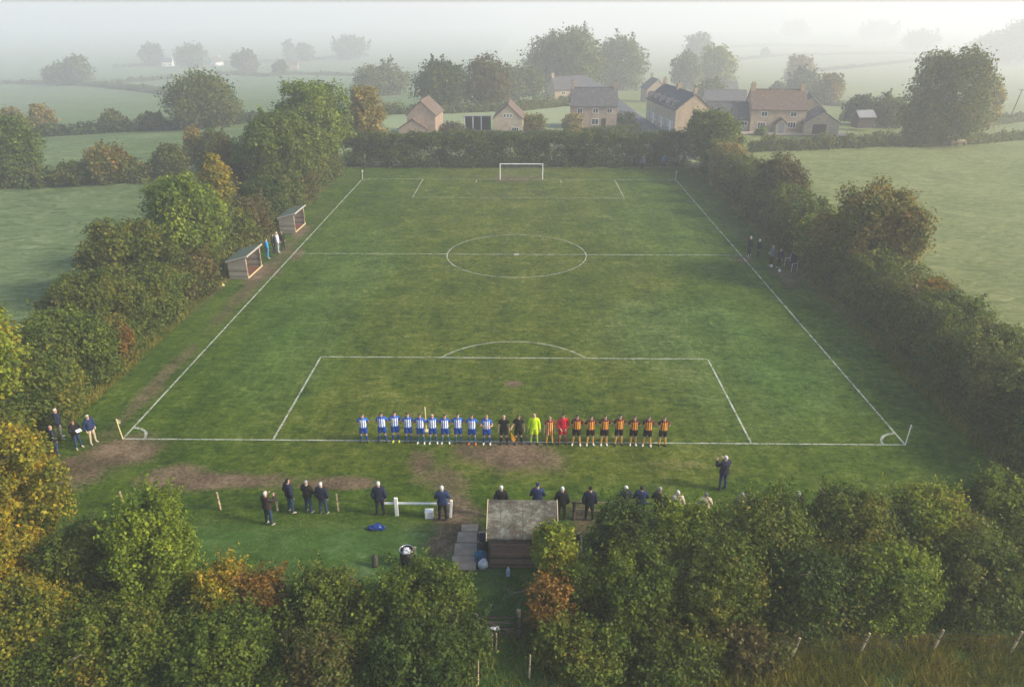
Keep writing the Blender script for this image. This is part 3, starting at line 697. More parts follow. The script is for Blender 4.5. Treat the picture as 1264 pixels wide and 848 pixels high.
# --- far clipped hedge behind the goal
hedge_line('tall clipped dark green hedge behind the far goal', [(-25,74.2),(0,74.6),(24,75.2)], 4.75, 3.0, 'hedge', 0.26, cover=3.4, clip=True)
bush('shrub','yellowish shrub growing through the top of the clipped hedge','shrub', 8.0, 76.2, 2.6, 2.0, 5.6, 'pale', 0.3, cr=0.5)
bush('shrub','pale round shrub at the right end of the clipped hedge beside the road','shrub', 20.6, 77.0, 3.2, 2.4, 5.2, 'green', 0.3, cr=0.5)

# --- hedges and trees of the misty fields; olive leaves, lighter to suggest haze
def GP(*pp): return [G(*p) for p in pp]
hedge_line('field hedge with gaps beyond the left meadow', GP((-60,236),(40,231),(130,227),(235,221)), 3.0, 2.6, 'olive', 0.38, cover=2.2)
hedge_line('hedge crossing the misty field below the lone big tree on the left', GP((-40,172),(40,170),(120,165),(215,160),(330,150)), 2.4, 3.0, 'dark', 0.5, cover=2.0)
hedge_line('thin far hedge at the left edge in the mist', GP((-30,104),(60,105),(118,107)), 2.6, 3.5, 'olive', 0.8, cover=2.0)
hedge_line('dark far hedge running down to the lone big tree', GP((118,107),(170,112),(222,119)), 3.0, 4.0, 'olive', 0.8, cover=2.0)
hedge_line('dark far hedge above the one running to the lone big tree', GP((135,104),(180,101),(232,97)), 2.8, 4.0, 'olive', 0.8, cover=2.0)
hedge_line('far hedge in the mist above the round green tree', GP((268,92),(330,96),(362,93),(455,95)), 2.6, 4.0, 'olive', 0.8, cover=2.0)
hedge_line('farthest hedge at upper left barely visible', GP((140,84),(240,80),(330,77),(455,70)), 3.5, 5.0, 'olive', 1.1, cover=2.0)
hedge_line('trimmed roadside hedge below the stone cottage', GP((925,187),(985,185),(1060,182),(1130,179)), 2.2, 2.0, 'olive', 0.34, cover=2.6)
hedge_line('hedge beside the grazing cattle', GP((1120,181),(1195,178),(1280,171)), 1.7, 2.2, 'olive', 0.38, cover=2.2)
hedge_line('hedge behind the leaning pole', GP((1175,160),(1225,154),(1290,146)), 2.2, 2.6, 'olive', 0.45, cover=2.2)
hedge_line('dark hedge slanting across the pale field at upper right', GP((1005,89),(1060,84),(1128,76),(1175,73)), 3.0, 5.0, 'brown', 0.8, cover=2.0)
hedge_line('far hedge right of the tall tree at upper right', GP((1212,76),(1290,75)), 3.4, 5.0, 'brown', 0.9, cover=2.0)
hedge_line('far hedge above the pale tree behind the cottages', GP((908,75),(960,70),(1030,68),(1130,67)), 3.2, 5.0, 'olive', 0.9, cover=2.0)
hedge_line('last hedge in the mist above the cottages', GP((900,60),(960,57),(1050,59)), 4.0, 6.0, 'olive', 1.2, cover=2.0)
for lb, pts_, h_ in [('scrubby hedge behind the barns of the village',((470,142),(560,140),(640,137)),2.4),('hedge behind the brick house and the lane',((640,137),(700,131),(760,128)),2.6),('hedge beyond the cottage gardens',((905,128),(960,126),(1040,132)),2.4),('hedge along the field behind the yew and the tall tree',((1040,150),(1100,148),(1180,150)),2.2)]:
    hedge_line(lb, GP(*pts_), h_, 3.0, 'olive', 0.45, cover=2.0)
def far_tree(name, label, px, py, top, wpx, sp, z0f=-0.02, cover=1.9, dens=1.0, L=None, **kw):
    x, y = G(px, py); h = HT(px, py, top); sc = FPX/PR(x, y, terr(x, y))[2]; wd = wpx/sc
    return tree(name, label, x, y, wd, h, sp, L or 3.0/sc, z0=h*z0f, cover=cover, dens=dens, cr=wd*0.14, **kw)
FT = [  # olive picked over dark leaves, putting some of the mist's paleness into the colour
 ('oak_tree','light green tree at the left edge beyond the left meadow',16,228,138,80,'green'),
 ('beech_tree','red topped small tree in the field hedge on the left',138,226,176,54,'autumn'),
 ('oak_tree','dark round tree right of the red topped tree',214,221,176,42,'olive'),
 ('birch_tree','pale yellow thin tree behind the dark round tree',246,212,156,30,'pale'),
 ('thorn_tree','grey green tree before the pale yellow thin tree',268,214,160,44,'olive'),
 ('thorn_tree','dark leaning tree between the red topped tree and the left edge tree',95,229,200,34,'olive'),
 ('oak_tree','lone big misty tree with reddened top in the left fields',255,158,92,92,'olive'),
 ('birch_tree','pale orange small tree in the mist at the far left',20,168,131,30,'pale'),
 ('birch_tree','pale yellow small tree beside the orange one at the far left',56,168,128,32,'pale'),
 ('oak_tree','small dark round tree in the crossing hedge',141,162,136,30,'olive'),
 ('oak_tree','second small dark round tree nearest the lone big tree',189,160,140,36,'olive'),
 ('oak_tree','wide grey tree in the upper left mist',78,106,80,46,'olive'),
 ('oak_tree','rounder grey tree beside the wide one in the upper left mist',100,106,67,34,'olive'),
 ('oak_tree','tall faint tree on the far field edge at left',189,82,51,28,'olive'),
 ('oak_tree','broad faint tree right of the tall faint one',238,84,56,44,'olive'),
 ('oak_tree','brownish faint tree by the white gabled house',305,90,62,34,'brown'),
 ('poplar_tree','narrow faint tree by the far long house',347,94,74,20,'olive'),
 ('oak_tree','faint round tree above the long misty field',376,76,53,26,'olive'),
 ('oak_tree','large faint tree at the edge of the upper mist left of the village',432,74,44,44,'olive'),
 ('poplar_tree','slim faint tree high in the left mist',357,74,46,14,'olive'),
 ('oak_tree','dark tree behind the tan and orange tree',470,118,80,70,'olive'),
 ('fir_tree','dark evergreen behind the barns',545,138,74,70,'dark'),
 ('oak_tree','brown tree behind the open barn',600,136,70,66,'brown'),
 ('oak_tree','great misty tree at the middle of the village',700,118,36,100,'olive'),
 ('oak_tree','second great misty tree right of the middle of the village',765,112,46,70,'olive'),
 ('oak_tree','olive tree behind the brick house of the village',640,124,78,60,'olive'),
 ('oak_tree','dark round tree left of the pale green village tree',845,112,62,36,'olive'),
 ('oak_tree','pale green tree behind the slate roofs',884,110,53,52,'lime'),
 ('oak_tree','faint grey tree above the dark round village tree',860,88,36,36,'olive'),
 ('oak_tree','olive garden tree at the end of the terrace',875,124,98,44,'olive'),
 ('fir_tree','dark evergreen behind the cottage roof',988,122,84,38,'dark'),
 ('birch_tree','pale yellow tree behind the dark evergreen',984,108,67,38,'pale'),
 ('beech_tree','pinkish brown tree right of the cottage chimney',1020,130,88,42,'autumn'),
 ('oak_tree','small dark tree left of the evergreen behind the cottage',960,120,100,22,'olive'),
 ('oak_tree','tallest tree on the right standing in the field hedge',1162,178,52,98,'olive'),
 ('birch_tree','yellow tree tucked behind the tallest tree on the right',1208,160,90,40,'yellow'),
 ('thorn_tree','low dark tree in front of the tallest tree on the right',1140,179,118,70,'olive'),
 ('yew_tree','dark rounded yew beside the garage',1058,154,115,36,'dark'),
 ('thorn_tree','greenish grey bush like tree right of the yew',1094,158,116,44,'olive'),
 ('oak_tree','faint tree at the far right field edge',1080,50,27,44,'olive'),
 ('oak_tree','faint wide tree before the right hillside',1135,62,38,40,'olive'),
 ('oak_tree','faint tree in the mist above the slanting hedge',980,46,28,34,'olive'),
 ('thorn_tree','small misty bush tree on the far hedge above the cottages',944,71,60,12,'olive'),
 ('oak_tree','faint brown tree at the right edge of the wood',1222,78,44,60,'brown'),
 ('oak_tree','tall brown misty tree at the right picture edge',1268,80,24,90,'brown'),
]
for nm, lb, px, py, top, wpx, sp in FT: far_tree(nm, lb, px, py, top, wpx, sp)
for nm, lb, px, py, top, wpx, sp in [
 ('shrub','pale leafy garden shrub on the village lawn',706,163,139,26,'pale'),
 ('shrub','pinkish shrub at the left end of the village lawn',661,166,140,26,'autumn'),
 ('shrub','dark clipped dome on the right of the village lawn',772,158,138,26,'dark'),
 ('shrub','grey round shrub in the village lawn',743,157,147,16,'dark'),
 ('shrub','round green shrub before the cottage porch',939,167,156,16,'bright'),
 ('shrub','low garden shrub between the barns',560,166,152,30,'brown'),
 ('shrub','pale bush left of the gabled house',650,160,140,24,'pale')]:
    x, y = G(px, py); sc = FPX/PR(x, y, terr(x, y))[2]
    bush(nm, lb, 'shrub', x, y, wpx/sc, wpx/sc*0.8, HT(px, py, top), sp, 0.34, cr=wpx/sc*0.22, cover=2.4)
hedge_line('low clipped garden hedge along the front of the village lawn', GP((560,173),(690,172),(790,163)), 1.5, 1.2, 'hedge', 0.3, cover=2.4, clip=True)

# ------------------------------------------------------------------ mist: one even box of damp air round everything
t = NT('mist')
pv = t.n('ShaderNodeVolumePrincipled'); pv.inputs['Color'].default_value = (0.96,0.97,0.99,1); pv.inputs['Density'].default_value = HAZE_DENSITY
pv.inputs['Anisotropy'].default_value = 0.2
t.t.links.new(pv.outputs[0], t.out.inputs['Volume'])
hz = MB().box((0,1150,-12.5), (5200,2700,73.5)).build('haze', t.m); tag(hz, kind='stuff')

# ------------------------------------------------------------------ buildings of the village
def window(root, side, u, z, w, h, W, D, lights=2, frame=None):
    """casement set in a wall: frame with its pane as a sub-part"""
    mb = MB(); b = 0.07
    def P(a, c, s, n):    # a along the wall, c up, size (along, up), n = depth offset
        if side in 'FB':
            sg = -1 if side == 'F' else 1; return (a, sg*(D/2+n), c)
        sg = -1 if side == 'L' else 1; return (sg*(W/2+n), a, c)
    def S(a, c, th): return (a, th, c) if side in 'FB' else (th, a, c)
    for s in (-1,1):
        mb.box(P(u+s*(w/2-b/2), z, 0, 0.03), S(b, h, 0.08)); mb.box(P(u, z+s*(h/2-b/2), 0, 0.031), S(w-2*b-0.004, b, 0.08))
    for k in range(1, lights): mb.box(P(u-w/2+w*k/lights, z, 0, 0.029), S(b*0.8, h-2*b-0.004, 0.06))
    f = mb.build('window', frame or WHITE, root)
    MB().box(P(u, z, 0, 0.006), S(w-2*b+0.02, h-2*b+0.02, 0.02)).build('pane', GLASS, f)
    return f
def house(name, label, loc, rz, W, D, eave, ridge, wall, roof, over=0.25, wins=(), chim=(), door=None, cat='house', group=None, lights=2, apex=0.5):
    root = empty(name, loc, rz); tag(root, label, cat, group)
    ya = -D/2+D*apex
    MB().prism([(-W/2,-D/2,-0.4),(-W/2,D/2,-0.4),(-W/2,D/2,eave),(-W/2,ya,ridge-0.05),(-W/2,-D/2,eave)], (W,0,0)).build('wall', wall, root)
    mb = MB(); th = 0.16
    for y0 in (-D/2, D/2):
        run = abs(ya-y0); sl = (ridge-eave)/run; sg = 1 if y0 > ya else -1
        e = (y0+sg*over, eave-sl*over+0.03); r_ = (ya, ridge+0.03)
        mb.prism([(-W/2-0.12,e[0],e[1]),(-W/2-0.12,r_[0],r_[1]),(-W/2-0.12,r_[0],r_[1]+th),(-W/2-0.12,e[0],e[1]+th)], (W+0.24,0,0))
    mb.bar((-W/2-0.1,ya,ridge+0.17),(W/2+0.1,ya,ridge+0.17),0.11,n=6)
    ro = mb.build('roof', roof, root)
    for cx, s in chim:
        c = MB().box((cx,ya,ridge+0.35),(s,s*0.8,1.5)).box((cx,ya,ridge+1.12),(s+0.12,s*0.8+0.12,0.1)); c = c.build('chimney', wall, ro)
        p = MB()
        for k in (-1,1): p.bar((cx+k*s*0.22,ya,ridge+1.15),(cx+k*s*0.22,ya,ridge+1.5),0.09,0.08)
        p.build('chimney_pot', CLAY, c)
    for wn in wins: window(root, *wn[:5], W, D, wn[5] if len(wn) > 5 else lights)
    if door:
        side, u, w, h, m = door
        c = (u, -D/2-0.02, h/2) if side == 'F' else ((-W/2-0.02, u, h/2) if side == 'L' else (W/2+0.02, u, h/2))
        s_ = (w,0.08,h) if side == 'F' else (0.08,w,h)
        MB().box(c, s_).build('door', m, root)
    return root
# stone cottage with porch and lower wing
cx, cyy = 47.2, 109.6
cot = house('stone_cottage', 'two storey honey stone cottage with brown tiled roof and arched porch', (cx,cyy,0.05), R(-3), 9.8, 5.8, 4.0, 7.0, STONE, CLAY,
    wins=[('F',-2.6,3.15,1.15,0.85),('F',2.6,3.15,1.15,0.85),('F',-2.9,1.25,1.45,1.0,3),('F',2.5,1.3,1.45,1.05,3)], chim=[(-4.5,0.8),(4.4,0.8)])
pr = MB(); pr.prism([(-0.95+0.3,-4.6,0),(0.95+0.3,-4.6,0),(0.95+0.3,-4.6,1.6),(0.3,-4.6,2.5),(-0.95+0.3,-4.6,1.6)], (0,1.75,0)); pr.build('porch', STONE_PALE, cot)
pr = MB()
for s in (-1,1): pr.prism([(0.3,-4.72,2.53),(0.3+s*1.15,-4.72,1.47),(0.3+s*1.15,-4.72,1.60),(0.3,-4.72,2.67)], (0,1.83,0))
pr.build('porch_roof', CLAY, cot)
MB().box((0.3,-4.62,0.95),(0.85,0.06,1.9)).build('door', DOOR_G, cot)
house('cottage_wing', 'low stone wing with three small windows joined to the left of the cottage', (38.4,110.4,0.05), R(-3), 7.6, 4.8, 2.15, 4.7, STONE_PALE, SLATE,
    wins=[('F',1.0,1.35,0.9,0.8),('F',2.9,1.35,1.3,0.8,3),('F',-1.8,1.35,0.9,0.8)])
gar = house('stone_garage', 'stone garage with dark timber door in its gable facing the field', (54.6,107.2,0.05), R(80), 7.0, 5.9, 2.0, 3.9, STONE, SLATE,
    wins=[('F',1.4,1.2,1.3,0.9)] )
MB().box((-3.52,0.35,0.9),(0.08,2.3,1.8)).build('door', DOOR_D, gar)
house('stone_barn', 'slate roofed stone barn with its gable rising behind the garage', (55.8,116.5,0.0), R(75), 7.0, 5.6, 3.0, 5.4, STONE_PALE, SLATE)
house('garden_shed', 'small pale roofed shed beside the dark yew', (66.5,116.0,0.0), R(10), 3.4, 2.4, 1.7, 2.6, DOOR_D, TIN)
# terrace along the road: ridge runs away from the pitch, facade faces the road on its left
a0 = G(832,166); tx = Vector((a0[0], a0[1])); az = R(97)
L_, D_ = 19.0, 6.6
mid = (tx.x+math.cos(az)*L_/2+math.sin(az)*D_/2, tx.y+math.sin(az)*L_/2-math.cos(az)*D_/2)
# local X along the ridge (away from the camera), local +Y = left of it = the road side
ter = house('terraced_cottages', 'long honey stone terrace by the road with slate roof and gabled dormers', (mid[0],mid[1],0.05), az, L_, D_, 4.1, 6.7, STONE, SLATE,
    wins=[('B',x,1.35,1.1,1.2) for x in (-8,-5.4,-2.8,0,2.8,5.6,8)], chim=[(-9.2,0.7),(0.0,0.9),(9.0,0.7)])
MB().box((0,D_/2+0.012,2.05),(L_-0.02,0.02,4.05)).build('facade', STONE_PALE, ter)
for x in (-7.4,-3.6,0.4,4.4,8.0):
    d = MB(); d.prism([(x-0.75,D_/2+0.06,3.3),(x+0.75,D_/2+0.06,3.3),(x+0.75,D_/2+0.06,4.7),(x,D_/2+0.06,5.5),(x-0.75,D_/2+0.06,4.7)], (0,-2.0,0)); dm = d.build('dormer', STONE_PALE, ter)
    d = MB()
    for s in (-1,1): d.prism([(x,D_/2+0.16,5.52),(x+s*0.92,D_/2+0.16,4.52),(x+s*0.92,D_/2+0.16,4.62),(x,D_/2+0.16,5.63)], (0,-2.0,0))
    d.build('dormer_roof', SLATE, dm)
    MB().box((x,D_/2+0.08,4.25),(0.8,0.06,0.8)).build('pane', GLASS, dm)
for x in (-6.7,-1.4,4.2):
    MB().box((x,D_/2+0.04,0.98),(0.85,0.06,1.95)).build('door', WHITE, ter)
# gabled house, barns and houses behind the clipped hedge
def GL3(px, py): x, y = G(px, py); return (x, y, ground_z(x, y))
p = GL3(628,169); h6 = house('gabled_house', 'pale stone house showing a gable with three small windows behind the hedge', (p[0],p[1]+4,p[2]), R(88), 8.0, 5.0, 3.1, 5.3, STONE_PALE, CLAY,
    wins=[('L',-0.55,3.6,0.4,0.7,1),('L',0.0,3.6,0.4,0.7,1),('L',0.55,3.6,0.4,0.7,1)])
window(h6, 'L', -1.3, 1.2, 1.3, 0.9, 8.0, 5.0, 3)
p = GL3(521,170); house('brick_barn', 'pinkish brick barn with steep tiled roof behind the left end of the clipped hedge', (p[0]+0.2,p[1]+4.5,p[2]), R(86), 8.0, 5.0, 3.7, 6.0, BRICK_RED, CLAY, cat='barn')
p = GL3(511,171); house('lean_outhouse', 'low brick outhouse with tiled gable in front of the pinkish barn', (p[0]-0.1,p[1]+1.9,p[2]), R(88), 3.4, 5.0, 1.5, 3.1, BRICK_RED, CLAY, cat='outhouse')
# open fronted barn
p = GL3(588,166); ob = empty('open_barn', (p[0],p[1]+3,p[2]), R(2)); tag(ob, 'open fronted barn with pale tin roof on timber posts', 'barn')
MB().prism([(-2.6,-2.3,3.0),(-2.6,2.3,2.5),(-2.6,2.3,2.6),(-2.6,-2.3,3.1)], (5.2,0,0)).build('roof', TIN, ob)
for x in (-2.2,-0.7,0.8,2.2): MB().box((x,-2.0,1.45),(0.16,0.16,2.95)).build('post', WHITE if x < 1 else BARK, ob)
MB().box((0,2.1,1.2),(5.0,0.1,2.5)).build('back_wall', DOOR_D, ob)
p = GL3(733,160); h8 = house('brick_house', 'brick house with white windows at the end of the village lawn', (p[0],p[1]+3.2,p[2]), R(-2), 8.6, 5.6, 4.2, 7.0, BRICK_RED, SLATE,
    wins=[('F',0.3,1.35,1.3,1.1),('F',0.3,3.3,1.0,0.9),('F',-2.6,1.35,1.2,1.0),('F',-2.6,3.3,1.0,0.9),('F',2.9,3.3,1.0,0.9)], chim=[(-4.0,0.7),(4.0,0.7)], door=('F',1.9,0.85,1.95,DOOR_D))
p = GL3(700,128); house('farmhouse', 'slate roofed farmhouse deep in the village mist', (p[0],p[1],p[2]), R(20), 10, 6, 4.2, 7.2, STONE, SLATE, wins=[('F',-2.5,1.4,1.2,1.0),('F',2.5,1.4,1.2,1.0),('F',-2.5,3.3,1.0,0.9),('F',2.5,3.3,1.0,0.9)], chim=[(-4.6,0.8)])
p = GL3(806,126); house('lane_house', 'stone house at the top of the lane behind the terrace', (p[0],p[1],p[2]), R(95), 8, 6, 4.0, 6.6, STONE, SLATE, chim=[(3.4,0.8)])
p = GL3(893,118); h4 = house('gable_house', 'stone house with a front gable and slate roof above the cottage', (p[0],p[1],p[2]), R(2), 9, 5, 3.0, 5.2, STONE, SLATE, wins=[('F',2.6,1.5,1.2,0.9)])
q = MB(); q.prism([(-3.4,-4.3,-0.3),(-0.2,-4.3,-0.3),(-0.2,-4.3,3.0),(-1.8,-4.3,4.7),(-3.4,-4.3,3.0)], (0,2.4,0)); q.build('gable', STONE, h4)
p = GL3(893,133); house('long_outbuilding', 'long low slate roofed outbuilding behind the cottage wing', (p[0],p[1],p[2]), R(-6), 11, 5, 2.4, 4.6, STONE_PALE, SLATE)
p = GL3(917,122); MB().box((0,0,0.7),(7.0,0.12,1.4)).build('garden_wall', RENDER_W).location = p
tag(bpy.data.objects['garden_wall'], 'white rendered garden wall beside the house with the front gable', 'wall')
for nm, lb, px, py, w_, d_, e_, r_, wm, rm, rz in [
 ('far_farmhouse','misty farmhouse with a bright white gable on the far left fields',268,81,9,7,4.5,8.5,RENDER_W,CLAY,62),
 ('far_long_house','long misty house with white windows on the far left fields',360,86,11,6,4.0,6.6,STONE,CLAY,4),
 ('far_cottage','small misty cottage left of the white gabled farmhouse',208,82,9,6,4,7,RENDER_W,SLATE,8)]:
    p = GL3(px, py); house(nm, lb, (p[0],p[1],ground_z(p[0],p[1])), R(rz), w_, d_, e_, r_, wm, rm, wins=[('F',-2.5,1.6,1.4,1.3),('F',2.5,1.6,1.4,1.3),('L',0,1.8,1.3,1.3)], chim=[(w_/2-0.5,1.0)])
# leaning pole in the right fields
p = GL3(1244,152); po = empty('utility_pole', p, 0); po.rotation_euler = (0, R(9), 0); tag(po, 'thin wooden utility pole leaning right in the misty right field', 'pole')
MB().bar((0,0,-0.5),(0,0,8.6),0.16,0.11).build('pole', BARK, po); MB().box((0,0,8.3),(1.6,0.1,0.12)).build('crossarm', BARK, po)

# ------------------------------------------------------------------ goal, flags, dugouts, shed, fences and clutter
GREENFELT = simple('green_roof_felt', (0.085,0.12,0.09), 0.9, 0.3, 3)
W_SHELTER = wood_mat('weathered_boards', (0.30,0.27,0.22), 0.16)
W_INSIDE = wood_mat('stained_inner_boards', (0.17,0.075,0.055), 0.16)
W_SHED = wood_mat('brown_shed_boards', (0.25,0.16,0.115), 0.115, dark=0.3, moss=0.2)
W_POST = wood_mat('split_fence_timber', (0.50,0.40,0.24), 0.6)
W_OLD = wood_mat('old_grey_timber', (0.10,0.088,0.07), 0.5)
NET = simple('grey_netting', (0.35,0.37,0.36), 0.9, 0.1)
gl = empty('football_goal', (0.35,PL,0)); tag(gl, 'white football goal at the far end before the clipped hedge', 'goal')
gw, gh = 2.85, 2.05
for s in (-1,1): MB().bar((s*gw,0,-0.1),(s*gw,0,gh),0.055).build('post', WHITE, gl)
MB().bar((-gw-0.06,0,gh),(gw+0.06,0,gh),0.055).build('crossbar', WHITE, gl)
n_ = MB()
for s in (-1,1):
    n_.bar((s*gw,0.05,gh-0.02),(s*gw,0.75,gh-0.06),0.02,n=5); n_.bar((s*gw,0.75,gh-0.06),(s*gw,1.7,0.0),0.02,n=5)
n_.build('net_support', NET, gl)
n_ = MB()
for i in range(37):
    x = -gw+2*gw*i/36; n_.tube([(x,0.06,gh-0.02),(x,0.75,gh-0.07),(x,1.7,0.02)], [0.004]*3, 3)
for k in range(9):
    f_ = k/8; n_.bar((-gw,0.75+0.95*f_,(gh-0.07)*(1-f_)+0.02),(gw,0.75+0.95*f_,(gh-0.07)*(1-f_)+0.02),0.004,n=3)
n_.build('net', NET, gl)
YEL_P = simple('yellow_plastic', (0.72,0.62,0.28), 0.5, 0.15); WHITE_P = simple('white_plastic', (0.75,0.74,0.68), 0.5, 0.12)
FLAGM = simple('flag_cloth', (0.10,0.11,0.10), 0.8, 0.2)
FLAGW = simple('pale_flag_cloth', (0.62,0.55,0.38), 0.8, 0.2)
for x, y, lx, fm, pm_, lb in [(-PW,0,-0.10,FLAGW,YEL_P,'yellowish corner flag pole at the muddy near left corner'),(PW,0,0.06,FLAGM,WHITE_P,'white corner flag pole at the near right corner'),
        (-PW,PL,0.0,FLAGW,WHITE_P,'small white corner flag at the far left corner'),(PW,PL,0.02,FLAGW,WHITE_P,'small white corner flag at the far right corner')]:
    f = empty('corner_flag', (x,y,0)); tag(f, lb, 'corner flag', 'corner flags')
    MB().bar((0,0,-0.1),(lx,0,1.25),0.03,0.025).build('pole', pm_, f)
    MB().prism([(lx,0,1.24),(lx*0.9,0,1.0),(lx+0.13,0.05,0.92),(lx+0.20,0.03,1.12)], (0,0.012,0)).build('flag', fm, f)
x, y = G(526,532); f = empty('marker_pole', (x,y,0)); tag(f, 'thin yellow pole standing behind the striped blue and white players', 'pole')
MB().bar((0,0,-0.1),(0,0,1.5),0.035).build('pole', YEL_P, f); MB().box((0,0,0.03),(0.3,0.3,0.06),bevel=0.02).build('base', YEL_P, f)

PALEWOOD = simple('weathered_pale_paint', (0.42,0.40,0.35), 0.7, 0.25, 5)
def dugout(label, x, y, rz):
    r = empty('dugout', (x,y,0), rz); tag(r, label, 'dugout', 'dugouts on the left touchline')
    L, Dp, hf, hb = 3.4, 1.6, 1.98, 1.58     # long side along local Y, open front toward local +X
    MB().box((-Dp/2,0,hb/2),(0.06,L-0.12,hb)).build('back_wall', W_INSIDE, r)
    for s in (-1,1):
        MB().prism([(-Dp/2,s*L/2,0),(Dp/2,s*L/2,0),(Dp/2,s*L/2,hf),(-Dp/2,s*L/2,hb)], (0,-s*0.06,0)).build('side_wall', W_SHELTER, r)
    MB().prism([(-Dp/2-0.15,-L/2-0.1,hb-0.03),(Dp/2+0.18,-L/2-0.1,hf+0.11),(Dp/2+0.18,-L/2-0.1,hf+0.17),(-Dp/2-0.15,-L/2-0.1,hb+0.04)], (0,L+0.2,0)).build('roof', GREENFELT, r)
    MB().box((Dp/2+0.205,0,hf+0.07),(0.04,L+0.24,0.13)).build('fascia', PALEWOOD, r)
    for s in (-1,1): MB().prism([(-Dp/2-0.12,s*(L/2+0.12),hb-0.08),(Dp/2+0.16,s*(L/2+0.12),hf+0.04),(Dp/2+0.16,s*(L/2+0.12),hf+0.15),(-Dp/2-0.12,s*(L/2+0.12),hb+0.03)], (0,-s*0.03,0)).build('barge_board', PALEWOOD, r)
    MB().box((-0.05,0,0.04),(Dp-0.1,L-0.14,0.08)).build('floor', W_INSIDE, r)
    MB().box((Dp/2+0.03,0,0.10),(0.05,L,0.20)).build('kickboard', W_POST, r)
    MB().box((-Dp/2+0.28,0,0.45),(0.38,L-0.3,0.05)).box((-Dp/2+0.28,-1.2,0.25),(0.3,0.06,0.36)).box((-Dp/2+0.28,1.2,0.25),(0.3,0.06,0.36)).build('bench', W_INSIDE, r)
    for s in (-1,1): MB().box((Dp/2-0.02,s*(L/2-0.1),hf/2),(0.08,0.08,hf-0.02)).build('post', W_POST, r)
    return r
dugout('nearer timber dugout with felt roof and players kit inside', -23.6, 27.3, R(-2))
dugout('farther timber dugout with green felt roof and empty red bench', -23.5, 41.4, R(-2))

# wooden shed behind the goal line
sh = empty('wooden_shed', (0.6,-8.75,0)); tag(sh, 'brown boarded wooden shed with a lichened felt roof beyond the near hedge', 'shed')
sw, sdp, se, sr = 2.72, 2.1, 1.72, 2.28
MB().prism([(-sw/2,-sdp/2,0),(-sw/2,sdp/2,0),(-sw/2,sdp/2,se+0.1),(-sw/2,0.45,sr-0.06),(-sw/2,-sdp/2,se)], (sw,0,0)).build('wall', W_SHED, sh)
t = NT('lichened_felt'); o = t.coord(); n = t.noise(o, 1.6, 6, 0.7); n2_ = t.noise(o, 9, 5, 0.75); n3 = t.noise(t.mapping(o,(1,4,1)), 2.2, 5, 0.7)
c = t.ramp(n, [(0.38,(0.055,0.050,0.040)),(0.5,(0.105,0.105,0.080)),(0.62,(0.20,0.205,0.165))])
c = t.mix(t.math('MULTIPLY', t.math('GREATER_THAN', n2_, 0.60), 0.55), c, C4((0.33,0.34,0.29)))
c = t.mix(t.math('MULTIPLY', t.math('GREATER_THAN', n3, 0.54), 0.6), c, C4((0.085,0.055,0.038)))
sx_ = t.n('ShaderNodeSeparateXYZ', i0=o); seam = t.math('LESS_THAN', t.math('FRACT', t.math('DIVIDE', sx_.outputs[0], 0.92)), 0.02)
c = t.mix(seam, c, C4((0.05,0.048,0.045)))
FELT = t.done(t.bsdf(c, 0.9, 0.15, t.bump(n2_, 0.5, 0.03)))
m = MB()
m.prism([(-sw/2-0.08,-sdp/2-0.22,se-0.10),(-sw/2-0.08,0.45,sr),(-sw/2-0.08,0.45,sr+0.06),(-sw/2-0.08,-sdp/2-0.22,se-0.04)], (sw+0.16,0,0))
m.prism([(-sw/2-0.08,sdp/2+0.2,se-0.02),(-sw/2-0.08,0.452,sr),(-sw/2-0.08,0.452,sr+0.06),(-sw/2-0.08,sdp/2+0.2,se+0.04)], (sw+0.16,0,0))
m.build('roof', FELT, sh)
for s in (-1,1):
    m = MB()
    m.prism([(s*(sw/2+0.085),-sdp/2-0.23,se-0.16),(s*(sw/2+0.085),0.45,sr-0.03),(s*(sw/2+0.085),0.45,sr+0.09),(s*(sw/2+0.085),-sdp/2-0.23,se-0.02)], (s*0.035,0,0))
    m.prism([(s*(sw/2+0.085),sdp/2+0.21,se-0.1),(s*(sw/2+0.085),0.455,sr-0.03),(s*(sw/2+0.085),0.455,sr+0.09),(s*(sw/2+0.085),sdp/2+0.21,se+0.03)], (s*0.035,0,0))
    m.build('barge_board', W_POST, sh)
MB().box((0.0,sdp/2+0.025,0.9),(0.85,0.05,1.75)).build('door', W_SHED, sh)
for s in (-1,1): MB().box((s*(sw/2-0.02),-sdp/2-0.01,0.86),(0.09,0.07,1.70)).build('corner_post', W_OLD, sh)

CONC = simple('worn_concrete', (0.33,0.26,0.19), 0.95, 0.25, 2.5, 0.1, 0.4)
k = 0
for x, y, sx_, sy_, rz in [(-1.75,-7.3,0.75,0.5,.03),(-1.78,-7.95,0.95,0.7,-.02),(-1.82,-8.75,1.0,0.8,.02),(-1.85,-9.6,1.05,0.85,-.01),(-1.15,-7.85,0.5,0.6,0.0),(2.25,-7.45,0.55,0.45,0.05),(2.75,-8.05,0.9,0.75,-0.04),(2.75,-8.85,0.9,0.75,0.03)]:
    o = MB().box((0,0,0),(sx_,sy_,0.07),bevel=0.012).build('paving_slab', CONC); o.location = (x,y,0.05); o.rotation_euler = (0,0,rz)
    lb = ['top slab of the path on the left of the shed','second slab of the path on the left of the shed','third slab of the path on the left of the shed','nearest slab of the path left of the shed','small slab against the left wall of the shed','small reddish slab behind the right corner of the shed','upper pale slab on the right of the shed','lower pale slab on the right of the shed'][k]; k += 1
    tag(o, 'worn concrete '+lb, 'paving slab', 'paving slabs round the shed')
BLUE_B = simple('blue_plastic_sheet', (0.012,0.045,0.24), 0.35, 0.35, 9, 0.5); TEAL_B = simple('teal_nylon', (0.012,0.13,0.22), 0.6, 0.3, 8)
